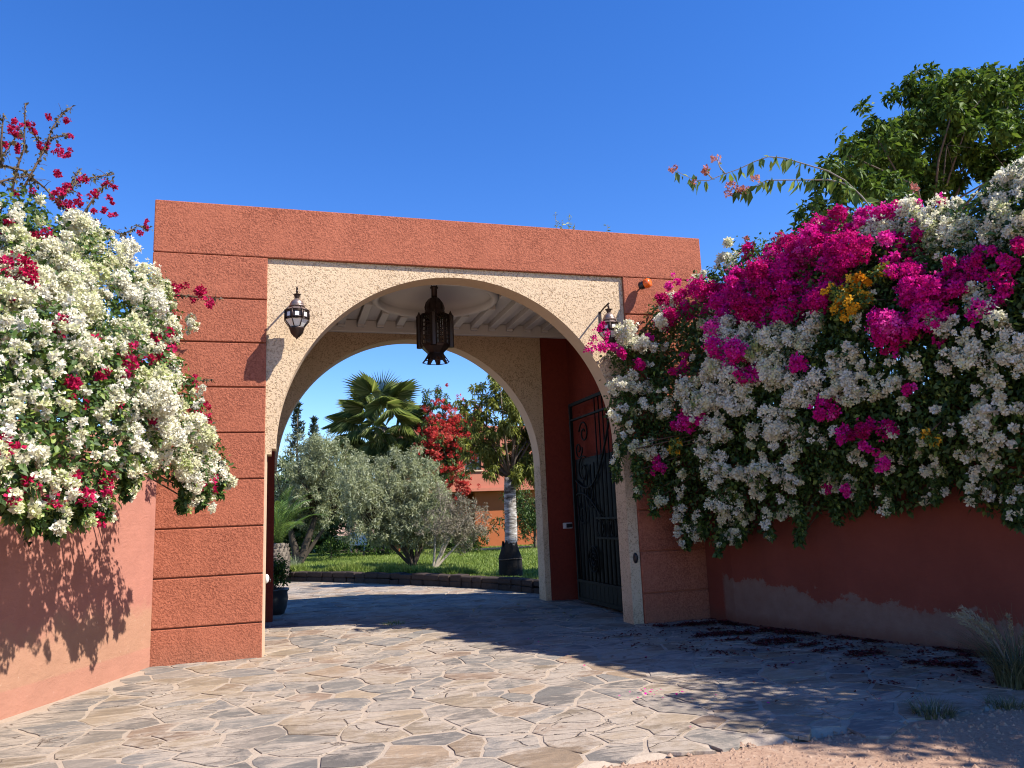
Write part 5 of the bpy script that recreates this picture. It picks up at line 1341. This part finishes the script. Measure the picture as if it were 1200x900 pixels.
for (a, b) in (((5.2, 7, 4.0), (4.65, 7.0, 4.75)), ((5.2, 7, 4.1), (4.95, 6.9, 4.85)), ((5.3, 7, 4.2), (4.3, 7.1, 4.35)), ((5.5, 7, 4.3), (5.35, 7, 5.0)), ((5.1, 7, 3.7), (4.1, 7.0, 4.0)), ((6.5, 7, 5.0), (6.44, 7.0, 8.62)), ((6.5, 7, 5.0), (6.60, 7.0, 8.44)), ((6.5, 7, 5.0), (6.80, 7.0, 8.63)), ((6.6, 7, 5.0), (6.93, 7.0, 8.38)), ((7.2, 7, 5.0), (7.80, 7.0, 8.42)), ((5.4, 7, 3.2), (6.1, 6.9, 1.9)), ((4.9, 7, 3.4), (4.45, 6.9, 3.9))):
    a = np.array(a); b = np.array(b)
    tw.append([tuple(a + (b - a) * t + np.array([0, 0, 0.12 * math.sin(PI * t)])) for t in (0, .25, .5, .75, 1)])
mb = MB()
for ln in tw: mb.tube(ln, [0.014, 0.011, 0.009, 0.006, 0.004], 5)
o = mb.build('twigs', M['bark'], wtree); o.location = (-4.98, -7.0, -0.1)
o = branch_leaves('twig_leaves', [ln[1:] for ln in tw], M['leaf_willow'], wtree, 0.028, 0.10, 0.2, 0.3, 0.7); o.location = (-4.98, -7.0, -0.1)
tg = empty('trunk_wrap', (4.98, 7.0, 0.1), 'black sacking wrapped round the foot of the white trunk', 'trunk wrap')
mb = MB()
vs = []; n = 22
for (r, z, w) in ((0.25, -0.02, 0), (0.255, 0.25, 0.01), (0.245, 0.48, 0.015), (0.20, 0.62, 0.03), (0.165, 0.78, 0.05)):
    for k in range(n):
        a = 2 * PI * k / n
        rr = r + 0.018 * noise.noise((math.cos(a) * 3, math.sin(a) * 3, z * 5))
        vs.append((rr * math.cos(a), rr * math.sin(a), z + (0.16 * noise.noise((math.cos(a) * 2, math.sin(a) * 2, 9)) if z > 0.7 else 0)))
mb.add(vs, [(i * n + k, i * n + (k + 1) % n, (i + 1) * n + (k + 1) % n, (i + 1) * n + k) for i in range(4) for k in range(n)], True)
mb.build('sacking', M['twine'], tg)
mb = MB(); mb.tube([(0.258 * math.cos(a), 0.258 * math.sin(a), 0.44 + 0.01 * math.sin(3 * a)) for a in [2 * PI * i / 24 for i in range(25)]], 0.01, 5)
mb.build('cord', M['bark'], tg)

# big multi-stemmed olive bush
def blob(cx, cy, cz, rx, ry, rz, n, r, seed):
    q = np.random.default_rng(seed)
    d = unit(q.normal(size=(n, 3))); rad = q.random(n) ** (1 / 2.2)
    P = np.array([cx, cy, cz]) + d * rad[:, None] * np.array([rx, ry, rz])
    return [(*p, r * q.uniform(0.7, 1.2)) for p in P]


oc = blob(3.45, 13.3, 2.0, 1.55, 1.2, 1.2, 60, 0.45, 3) + blob(2.6, 13.5, 2.45, 0.8, 1.0, 0.8, 14, 0.4, 5) + blob(4.1, 12.9, 1.15, 1.1, 0.6, 0.45, 18, 0.34, 6)
tree('olive_tree', (3.8, 12.9, 0.1), None, 0, 0, oc, M['leaf_olive'], M['bark_dark'], 'wide silvery olive bush with many stems in the middle of the lawn edge', 'tree', 'olive trees on the lawn', 3600, 0.11, 0.22, 0.1, 0.68,
     [((3.2, 13.0, 1.3), .07, .04), ((3.7, 13.1, 1.4), .07, .04), ((4.3, 13.0, 1.2), .06, .03), ((2.8, 13.2, 1.2), .05, .03), ((4.0, 12.8, 1.1), .05, .03), ((3.5, 12.8, 0.9), .05, .03)], 0.1)
oc2 = blob(1.3, 18.2, 2.95, 1.7, 1.4, 1.5, 56, 0.52, 8) + blob(2.6, 18.6, 2.7, 1.1, 1.2, 0.9, 18, 0.45, 9)
tree('olive_tree', (0.75, 18.0, 0.1), None, 0, 0, oc2, M['leaf_olive'], M['bark_dark'], 'taller olive tree with a dark forked trunk at the back left of the lawn', 'tree', 'olive trees on the lawn', 2800, 0.12, 0.24, 0.15, 0.58,
     [((0.4, 18.0, 1.5), .15, .08), ((1.3, 18.1, 1.7), .15, .08), ((1.8, 18.1, 1.6), .08, .05)], 0.1)
gb = blob(4.85, 11.6, 1.30, 0.92, 0.7, 0.6, 36, 0.28, 12) + blob(4.45, 11.6, 2.0, 0.25, 0.4, 0.5, 6, 0.18, 13)
dry = tree('dry_shrub', (4.1, 11.4, 0.1), None, 0, 0, gb, M['leaf_dry'], M['twig_grey'], 'greyish dry shrub with bare crooked stems beside the olive bush', 'shrub', None, 4600, 0.075, 0.22, 0.2, 0.5,
     [((4.6, 11.5, 0.95), .05, .025), ((4.2, 11.5, 1.05), .04, .02), ((5.1, 11.6, 1.0), .04, .02), ((4.4, 11.4, 0.8), .04, .02)], 0.1)

# conifers far left
for (x, y, h, lab) in ((0.95, 35, 8.1, 'taller dark conifer spire rising above the olive on the far left'), (1.85, 35, 7.2, 'shorter dark conifer spire right of the taller one on the far left')):
    cr = []
    for k in range(16):
        f = k / 15
        for q in range(2):
            cr.append((x + random.uniform(-1, 1) * 0.75 * (1 - f), y + random.uniform(-.4, .4), 2.6 + (h - 2.6) * f, 0.32 * (1 - f) + 0.10))
    tree('conifer', (x, y, 0), (x, y, h - 0.3), 0.14, 0.02, cr, M['leaf_cypress'], M['bark'], lab, 'tree', 'conifers beyond the garden', 700, 0.22, 0.35, 0.2, 0.45, None, -0.3, False)

# red flowering tree against the house
rt_c = blob(6.2, 20.3, 4.5, 1.35, 0.9, 1.75, 44, 0.40, 21) + blob(7.0, 20.6, 4.9, 0.8, 0.7, 0.7, 10, 0.36, 22)
redt = tree('bougainvillea', (6.2, 20.6, 0.0), (6.3, 20.5, 2.6), 0.12, 0.07, rt_c, M['leaf_green'], M['bark'], 'tall scarlet flowering bougainvillea climbing beside the palm in front of the house', 'bougainvillea', None, 2600, 0.12, 0.5, 0.4, 0.55)
rtb = [(x + random.gauss(0, .28), y - 0.35 + random.gauss(0, .1), z + random.gauss(0, .28), random.uniform(.06, .17)) for x, y, z, r in rt_c * 9 if random.random() < 0.8] + [(6.9 + random.gauss(0, .3), 20.1, 2.9 + random.gauss(0, .25), random.uniform(.08, .2)) for _ in range(26)]
o = blossoms('blossoms', rtb, M['scarlet_bract'], redt, 0.06, 1500, tmean=0.6); o.location = (-6.2, -20.6, 0)

# background greenery
bk = blob(9.8, 20, 1.6, 1.5, 0.7, 0.9, 26, 0.5, 31)
tree('green_shrub', (9.8, 20, 0.1), (9.8, 20, 1.0), 0.08, 0.05, bk, M['leaf_green'], M['bark'], 'rounded green shrub on the lawn right of the white trunk', 'shrub', 'shrubs on the lawn', 900, 0.13, 0.4, 0.3, 0.4)
bk = blob(13.2, 26.5, 2.2, 2.0, 1.0, 1.8, 26, 0.7, 32)
tree('green_shrub', (13.2, 26.5, 0.0), (13.2, 26.5, 1.2), 0.1, 0.06, bk, M['leaf_green'], M['bark'], 'tall green shrub at the right end of the house', 'shrub', 'shrubs on the lawn', 700, 0.16, 0.4, 0.3, 0.4)
bk = blob(0.5, 27.5, 2.2, 4.5, 0.9, 1.8, 50, 0.8, 33) + [(-3.2 + 0.6 * i, 27.2, 0.55, 0.6) for i in range(15)]
tree('hedge', (0.5, 27.5, 0.0), (0.5, 27.5, 1.2), 0.1, 0.06, bk, M['leaf_green'], M['bark'], 'loose mixed hedge closing the far left of the garden', 'hedge', None, 1100, 0.2, 0.45, 0.4, 0.4)
bk = [(1.7 + 0.28 * i, 21.0, 0.38 + 0.05 * random.random(), 0.36) for i in range(13)]
tree('clipped_hedge', (3.2, 21.0, 0.0), (3.2, 21.0, 0.3), 0.04, 0.03, bk, M['leaf_dark'], M['bark'], 'low dark clipped hedge behind the olive trunks', 'hedge', None, 1100, 0.10, 0.45, 0.5, 0.3)
bk = [(1.95, 20.2, 0.30, 0.26), (1.95, 20.2, 0.55, 0.24), (1.95, 20.2, 0.80, 0.16)]
tree('topiary', (1.95, 20.2, 0.0), (1.95, 20.2, 0.4), 0.04, 0.03, bk, M['leaf_dark'], M['bark'], 'small dark pointed topiary beside the forked olive', 'topiary', None, 2600, 0.08, 0.45, 0.6, 0.3)
bk = blob(6.9, 19.4, 0.75, 1.3, 0.4, 0.45, 16, 0.36, 36)
tree('dark_shrub', (6.9, 19.4, 0.0), (6.9, 19.4, 0.4), 0.06, 0.04, bk, M['leaf_dark'], M['bark'], 'low dark shrub in the shade behind the dry bush', 'shrub', 'shrubs on the lawn', 1100, 0.11, 0.45, 0.4, 0.25)


# ================================================================== palms
def fan_frond(seed, R=0.95, nl=34, pet=0.85):
    q = np.random.default_rng(seed)
    P = []; D = []; LL = []; WW = []
    for k in range(nl):
        a = -2.1 + 4.2 * k / (nl - 1)
        d = np.array([math.cos(a), math.sin(a), -0.12 - 0.10 * abs(a)])
        P.append([pet, 0, -0.10]); D.append(d); LL.append(R * (0.80 + 0.20 * math.cos(a)) * q.uniform(0.9, 1.05)); WW.append(0.052)
    P = np.array(P); D = np.array(D); LL = np.array(LL); WW = np.array(WW)
    T = np.clip(0.55 + 0.22 * q.normal(size=nl), 0, 1)
    V, F, TT = leaf_arrays(P, D, np.tile([0, 0, 1.0], (nl, 1)), LL, WW, 0.3, T, 0.42)
    # petiole as a thin strip
    n0 = len(V)
    pv = np.array([[0, -0.02, 0], [0, 0.02, 0], [pet, 0.014, -0.1], [pet, -0.014, -0.1]])
    V = np.concatenate([V, pv]); F = np.concatenate([F, [[n0, n0 + 1, n0 + 2], [n0, n0 + 2, n0 + 3]]]); TT = np.concatenate([TT, [0.8] * 4])
    return np_mesh('frond', V, F, M['frond'], TT)


palm = empty('fan_palm', (4.0, 22.0, 0.0), 'fan palm with a dense round head of fronds above the olives', 'palm')
mb = MB()
mb.tube([(0, 0, -0.05), (0.02, 0, 1.5), (-0.02, 0, 3.2), (0, 0, 5.2)], [0.30, 0.24, 0.22, 0.26], 12)
mb.build('trunk', M['palm_trunk'], palm)
variants = [fan_frond(40 + k, R=0.85 + 0.1 * k, pet=0.85 + 0.14 * k) for k in range(4)]
for k in range(54):
    az = k * 2.39996
    el = 1.35 - 2.35 * (k / 53) ** 0.9 + random.uniform(-0.12, 0.12)
    f = link('frond', variants[k % 4], None, palm, (0.1 * math.cos(az), 0.1 * math.sin(az), 5.55 - 0.5 * k / 53))
    f.rotation_euler = (random.uniform(-0.25, 0.25), -el, az)
    f.scale = (random.uniform(0.9, 1.1),) * 3


def feather_frond(seed, L=1.5):
    q = np.random.default_rng(seed)
    P = []; D = []
    pts = []
    for i in range(26):
        t = i / 25
        c = np.array([L * t, 0, 0.35 * L * math.sin(t * 1.9) - 0.25 * L * t * t])
        pts.append(c)
        for s in (-1, 1):
            P.append(c); D.append([0.75, s * 0.8, 0.25 - 0.4 * t])
    P = np.array(P); D = np.array(D, float); n = len(P)
    LL = np.array([0.34 * (1 - abs(2 * (i // 2) / 25 - 0.9) * 0.6) for i in range(n)])
    V, F, TT = leaf_arrays(P, D, np.tile([0, 0, 1.0], (n, 1)), LL, np.full(n, 0.028), 0.2, np.clip(0.5 + 0.25 * q.normal(size=n), 0, 1), 0.05)
    pv = []; pf = []
    for i, c in enumerate(pts): pv += [c + [0, 0.012, 0], c - [0, 0.012, 0]]
    n0 = len(V)
    pf = [[n0 + 2 * i, n0 + 2 * i + 1, n0 + 2 * i + 3] for i in range(25)] + [[n0 + 2 * i, n0 + 2 * i + 3, n0 + 2 * i + 2] for i in range(25)]
    return np_mesh('frond', np.concatenate([V, np.array(pv)]), np.concatenate([F, np.array(pf)]), M['frond_bright'], np.concatenate([TT, [0.7] * len(pv)]))


yp = empty('young_palm', (0.10, 11.6, 0.1), 'young feather palm with a stout grey trunk at the left edge of the arch', 'palm')
mb = MB()
mb.lathe([(0.20, -0.02), (0.27, 0.15), (0.30, 0.45), (0.27, 0.72), (0.16, 0.90)], 16)
trunk = mb.build('trunk', M['palm_trunk'], yp)
mb = MB()
for r in range(8):
    for k in range(13):
        a = 2 * PI * (k + 0.5 * (r % 2)) / 13
        z = 0.06 + r * 0.105; rad = 0.225 + 0.075 * math.sin(PI * (z + 0.12) / 1.05)
        c = Vector((rad * math.cos(a), rad * math.sin(a), z))
        o_ = Vector((math.cos(a), math.sin(a), 0)); s_ = Vector((-math.sin(a), math.cos(a), 0))
        mb.add([c - s_ * 0.045, c + s_ * 0.045, c + o_ * 0.035 + Vector((0, 0, 0.10)), c - o_ * 0.03 + Vector((0, 0, 0.06))], [(0, 1, 2), (0, 2, 3), (1, 3, 2)])
tag(mb.build('leaf_scars', M['palm_trunk'], trunk), kind='stuff')
fv = [feather_frond(60 + k, 1.25 + 0.15 * k) for k in range(3)]
for k in range(17):
    az = k * 2.39996 + 0.4
    f = link('frond', fv[k % 3], None, yp, (0, 0, 0.88))
    f.rotation_euler = (0, -(1.15 - 0.9 * k / 16), az)


# ================================================================== kerb, lawn
kerb = empty('garden_kerb', (2.5, 9.3, 0.0), 'curved kerb of dark rough stones between the driveway and the lawn', 'kerb')
d = 0.0; prev = KERB[0]
lens = [math.hypot(b[0] - a[0], b[1] - a[1]) for a, b in zip(KERB[:-1], KERB[1:])]
total = sum(lens)


def kerb_at(s):
    for (a, b), l in zip(zip(KERB[:-1], KERB[1:]), lens):
        if s <= l: return Vector((a[0] + (b[0] - a[0]) * s / l, a[1] + (b[1] - a[1]) * s / l, 0)), Vector((b[0] - a[0], b[1] - a[1], 0)).normalized()
        s -= l
    a, b = KERB[-2:]
    return Vector((*b, 0)), Vector((b[0] - a[0], b[1] - a[1], 0)).normalized()


s = 0.0
while s < total - 0.3:
    L = random.uniform(0.30, 0.55)
    c, tdir = kerb_at(s + L / 2)
    for (z0, z1, dl) in ((-0.03, 0.125, 0), (0.128, 0.25, 0.05)):
        me = cham_box(-L / 2 + 0.006 - dl * 0.1, L / 2 - 0.006, -0.13, 0.13, z0, z1 + random.uniform(-0.012, 0.016), 0.02, 1, 0.010)
        o = link('kerb_stone', me, M['kerb'], kerb)
        o.location = (c.x - 2.5 + random.uniform(-.015, .015), c.y - 9.3 + random.uniform(-.015, .015), 0)
        o.rotation_euler = (0, 0, math.atan2(tdir.y, tdir.x) + random.uniform(-.04, .04))
    s += L

mb = MB()
kp = [kerb_at(total * k / 60)[0] for k in range(61)]
nx = 61
vs = [(p.x + 0.05, p.y + 0.05, 0.14) for p in kp] + [(60.0 - 100 * (k / 60.0), 70.0, 0.10) for k in range(61)]
mb.add(vs, [(k + 1, k, nx + k, nx + k + 1) for k in range(60)])
mb.add([(5.02, 3.85, 0.139), (60, 3.85, 0.10), (60, 70, 0.099)], [(0, 1, 2)])
tag(mb.build('lawn', M['lawn']), kind='structure')


def lawn_ok(x, y):
    if y < 3.9: return False
    return x > strip_interp(KERB, y) + 0.15 if y < 15.4 else True


n = 60000
u = rng.random(n)
yy = 4.5 + 20 * u ** 1.3
xx = rng.uniform(-1.0, 11.5, n)
keep = np.array([lawn_ok(a, b) and not (b > 23.5) for a, b in zip(xx, yy)])
P = np.stack([xx, yy, np.full(n, 0.115)], 1)[keep]
n = len(P)
D = unit(np.stack([0.45 * rng.normal(size=n), 0.45 * rng.normal(size=n), np.ones(n)], 1))
patch = np.array([noise.noise((p[0] * 0.6, p[1] * 0.6, 2)) for p in P])
LL = 0.07 + 0.06 * rng.random(n) + 0.03 * patch
leaves('grass', P, D, rand_dirs(n), LL, np.full(n, 0.022), M['grass'], None, 0.2, np.clip(0.55 + 0.35 * patch + 0.2 * rng.normal(size=n), 0, 1))
# long unmown grass right behind the kerb
n = 16000
q = rng.random(n)
P = []
for k in range(n):
    c, td = kerb_at(total * q[k])
    nrm = Vector((-td.y, td.x, 0)) * (-1)
    w = 0.2 + 0.55 * rng.random()
    P.append((c.x + nrm.x * w, c.y + nrm.y * w, 0.12))
P = np.array(P); P[:, 0] += 0.04 * rng.normal(size=n)
D = unit(np.stack([0.35 * rng.normal(size=n), 0.35 * rng.normal(size=n), np.ones(n)], 1))
patch = np.array([noise.noise((p[0] * 1.3, p[1] * 1.3, 5)) for p in P])
LL = np.clip(0.20 + 0.22 * patch + 0.12 * rng.random(n), 0.06, 0.6) * (0.45 + 0.55 * (P[:, 1] > 7.6))
leaves('long_grass', P, D, rand_dirs(n), LL, np.full(n, 0.02), M['grass'], None, 0.2, np.clip(0.5 + 0.3 * patch + 0.2 * rng.normal(size=n), 0, 1), 0.15)
o = [x for x in bpy.data.objects if x.name == 'long_grass'][0]


# ================================================================== house
house = empty('house', (9.5, 24.5, 0.0), 'salmon and orange villa with a window above a shaded porch', 'house')
HO = (-9.5, -24.5, 0.0)


def hp(name, mb, mat, parent=None):
    o = mb.build(name, mat, parent or house)
    if parent is None: o.location = HO
    return o


mb = MB()
wx0, wx1, wz0, wz1 = 7.95, 8.72, 3.52, 4.45
mb.box(5.2, wx0, 24.0, 24.3, 2.72, 5.5); mb.box(wx1, 15.5, 24.0, 24.3, 2.72, 5.5)
mb.box(wx0, wx1, 24.0, 24.3, 2.72, wz0); mb.box(wx0, wx1, 24.0, 24.3, wz1, 5.5)
hp('upper_wall', mb, M['salmon'])
mb = MB(); mb.box(5.0, 15.7, 23.85, 24.3, 2.58, 2.718); hp('ledge', mb, M['salmon'])
mb = MB(); mb.box(8.45, 12.2, 24.35, 24.6, -0.05, 2.578); hp('lower_wall', mb, M['orange_wall'])
mb = MB(); mb.box(5.2, 12.2, 27.0, 27.2, -0.05, 2.575); mb.box(5.0, 5.2, 24.35, 27.0, -0.05, 2.575); hp('porch_wall', mb, M['orange_wall'])
mb = MB(); mb.box(5.0, 15.7, 24.302, 31.0, 2.6, 2.72); mb.box(5.0, 15.7, 24.302, 31.0, 5.35, 5.5); hp('slab', mb, M['salmon'])
mb = MB(); mb.box(5.2, 5.45, 24.302, 30.8, 2.722, 5.34); mb.box(15.2, 15.45, 24.302, 30.8, 2.722, 5.34); mb.box(5.46, 15.19, 30.5, 30.8, 2.722, 5.34); hp('side_wall', mb, M['salmon'])
mb = MB()
for (a, b, c, d_) in ((wx0, wx0 + .06, wz0, wz1), (wx1 - .06, wx1, wz0, wz1)): mb.box(a, b, 24.10, 24.16, c, d_)
mb.box(wx0 + .06, wx1 - .06, 24.10, 24.16, wz0, wz0 + .06); mb.box(wx0 + .06, wx1 - .06, 24.10, 24.16, wz1 - .06, wz1); mb.box((wx0 + wx1) / 2 - .025, (wx0 + wx1) / 2 + .025, 24.10, 24.16, wz0 + .06, wz1 - .06)
wf = hp('window', mb, M['bark'])
mb = MB(); mb.box(wx0 + .05, wx1 - .05, 24.12, 24.135, wz0 + .05, wz1 - .05)
o = mb.build('pane', M['glass_dark'], wf)
mb = MB(); mb.box(wx0 - .05, wx1 + .05, 23.93, 24.099, wz0 - .06, wz0 - 0.002); hp('sill', mb, M['beige_plain'])
t = empty('border_kerb', (9.7, 20.8, 0.1), 'pale straight kerb edging the far side of the lawn', 'kerb')
me = cham_box(-2.2, 2.6, -0.12, 0.12, -0.1, 0.12, 0.01); link('coping', me, M['beige_plain'], t)
t = empty('white_board', (3.12, 22.6, 0.0), 'small white board standing behind the low hedge and the olive stems', 'board')
me = cham_box(-0.36, 0.36, -0.02, 0.02, 0.52, 1.02, 0.006); link('panel', me, M['white_paint'], t).rotation_euler = (0, 0.06, 0.2)
for x in (-0.26, 0.26):
    mb = MB(); mb.box(x - .02, x + .02, -0.015, 0.015, -0.02, 0.54); mb.build('leg', M['white_paint'], t)


# ================================================================== pots and small plants
t = empty('plant_pot', (0.08, 4.35, 0.0), 'dark glazed pot with a small leafy plant behind the left pier', 'plant pot')
mb = MB()
mb.lathe([(0.17, 0.0), (0.21, 0.10), (0.235, 0.26), (0.22, 0.36), (0.25, 0.39), (0.25, 0.42), (0.215, 0.42), (0.20, 0.36)], 24)
mb.build('pot', M['glazed'], t)
mb = MB(); mb.lathe([(0.2, 0.365), (0.01, 0.375)], 20, cap=False); mb.build('soil', M['kerb'], t)
bk = [(0.08 + random.uniform(-.14, .16), 4.35 + random.uniform(-.14, .14), random.uniform(0.5, 0.85), 0.12) for _ in range(12)]
o = foliage('foliage', bk, M['leaf_dark'], t, 5000, 0.055, 0.2, 0.5); o.location = (-0.08, -4.35, 0)
under(stems('stems', (0.08, 4.35, 0.36), [b[:3] for b in bk], M['stem'], t, 0.008, 0.003, 0.05), t)


def blades(name, base, n, spread, L, lean, mat, parent, wid=0.008, seg=5, tm=0.5):
    V = []; F = []; T = []
    for k in range(n):
        a = random.random() * 2 * PI; r = spread * math.sqrt(random.random())
        p = np.array([r * math.cos(a), r * math.sin(a), 0.0])
        a2 = a + random.gauss(0, 0.6)
        out = np.array([math.cos(a2), math.sin(a2), 0]); side = np.array([-math.sin(a2), math.cos(a2), 0])
        l = L * random.uniform(0.55, 1.15); ln = lean * random.uniform(0.3, 1.3)
        b0 = len(V); tt = min(1, max(0, random.gauss(tm, 0.2)))
        for i in range(seg + 1):
            s_ = i / seg
            c = p + out * (l * ln * s_ ** 1.7) + np.array([0, 0, l * (s_ - 0.38 * ln * s_ ** 2.2)])
            w = wid * (1 - s_ * 0.9)
            V += [c + side * w / 2, c - side * w / 2]; T += [tt, tt]
        F += [(b0 + 2 * i, b0 + 2 * i + 1, b0 + 2 * i + 3, b0 + 2 * i + 2) for i in range(seg)]
    o = link(name, np_mesh(name, np.array(V), np.array(F), mat, np.array(T)), None, parent)
    o['kind'] = 'stuff'
    return o


t = empty('fountain_grass', (5.72, -4.55, 0.0), 'clump of fountain grass with pale feathery plumes at the foot of the shaded wall', 'grass clump')
blades('blades', None, 420, 0.16, 0.62, 0.9, M['dry_grass'], t, 0.008, 6, 0.35)
for k in range(11):
    a = random.uniform(1.2, 4.6); l = random.uniform(0.6, 0.85)
    pts = [Vector((0.05 * math.cos(a) + 0.5 * l * math.cos(a) * s_ ** 1.6, 0.05 * math.sin(a) + 0.5 * l * math.sin(a) * s_ ** 1.6, l * (s_ - 0.28 * s_ ** 3))) for s_ in [i / 10 for i in range(11)]]
    P = []; D = []
    for i in range(6, 11):
        for q in range(26):
            f_ = random.random(); c = pts[i - 1].lerp(pts[i], f_)
            dd = (pts[i] - pts[i - 1]).normalized() * 0.9 + Vector(tuple(rand_dirs(1)[0])) * 0.55
            P.append(tuple(c)); D.append(tuple(dd))
    nn = len(P)
    pl = leaves('plume', np.array(P), np.array(D), rand_dirs(nn), np.full(nn, 0.045), np.full(nn, 0.006), M['dry_grass'], t, 0.1, np.full(nn, 0.95), 0.0, None)
    mb = MB(); mb.tube(pts, 0.0025, 4); mb.build('stalk', M['twig_grey'], pl)
for (x, y, n_, sp, L, lab) in ((4.50, -4.93, 170, 0.13, 0.13, 'low grey green weed on the edge of the shaded paving'), (5.1, -4.95, 110, 0.12, 0.10, 'smaller weed beside the fountain grass at the paving edge')):
    t = empty('weed', (x, y, 0.0), lab, 'weed', 'weeds along the paving edge')
    blades('blades', None, n_, sp, L, 1.1, M['dry_grass'], t, 0.009, 4, 0.45)
t = empty('grass_tuft', (1.75, 1.95, 0.0), 'little green grass tuft growing between flagstones under the arch', 'grass tuft')
blades('blades', None, 130, 0.16, 0.06, 1.2, M['grass'], t, 0.008, 3, 0.3)
# lavender behind the kerb at the left
t = empty('lavender', (0.25, 12.75, 0.12), 'greyish lavender tufts behind the kerb at the left', 'lavender')
blades('blades', None, 420, 0.42, 0.5, 0.35, M['leaf_olive'], t, 0.02, 3, 0.6)

# fallen bracts and dry leaves
def litter(name, n, fx, mat, L, label, tm=0.3):
    P = np.array([fx() for _ in range(n)])
    P = np.concatenate([P, np.full((n, 1), 0.024)], 1)
    D = unit(np.stack([rng.normal(size=n), rng.normal(size=n), 0.15 * rng.normal(size=n)], 1))
    N = unit(np.stack([0.3 * rng.normal(size=n), 0.3 * rng.normal(size=n), np.ones(n)], 1))
    LL = L * (0.6 + 0.7 * rng.random(n))
    o = leaves(name, P, D, N, LL, LL * 0.7, mat, None, 0.15, np.clip(tm + 0.2 * rng.normal(size=n), 0, 1))
    o['label'] = label
    return o


def heap_pt():
    while True:
        y = random.uniform(-4.8, -0.1)
        xr = strip_interp(WALL_R, y)
        x = xr - 0.03 - abs(random.gauss(0, 0.85))
        f = noise.noise((x * 2.1, y * 4.2, 3.3)) + 0.35 * noise.noise((x * 7, y * 9, 1.3))
        if random.random() < 0.05 or f > 0.16 + 0.16 * (xr - x) - (0.25 if xr - x < 0.14 else 0): return (x, y)


litter('fallen_petals', 7500, heap_pt, M['dried_bract'], 0.036, 'dark crimson fallen petals drifted along the foot of the right wall', 0.4)
litter('fallen_blossoms', 36, lambda: ((3.05 + random.gauss(0, .16), -3.55 + random.gauss(0, .07)) if random.random() < 0.5 else (random.uniform(2.6, 5.6), random.uniform(-4.6, -0.4))), M['magenta_bract'], 0.03, 'a few purple pink blossoms dropped on the shaded paving', 0.6)
litter('fallen_leaves', 40, lambda: (random.uniform(2.5, 4.6), random.uniform(0.2, 3.2)), M['dry_grass'], 0.07, 'pale dry leaves on the paving inside the porch', 0.95)
for o in bpy.data.objects:
    if o.name == 'grass': o['label'] = 'mown green lawn grass'
    if o.name == 'long_grass': o['label'] = 'long unmown grass behind the dark kerb'
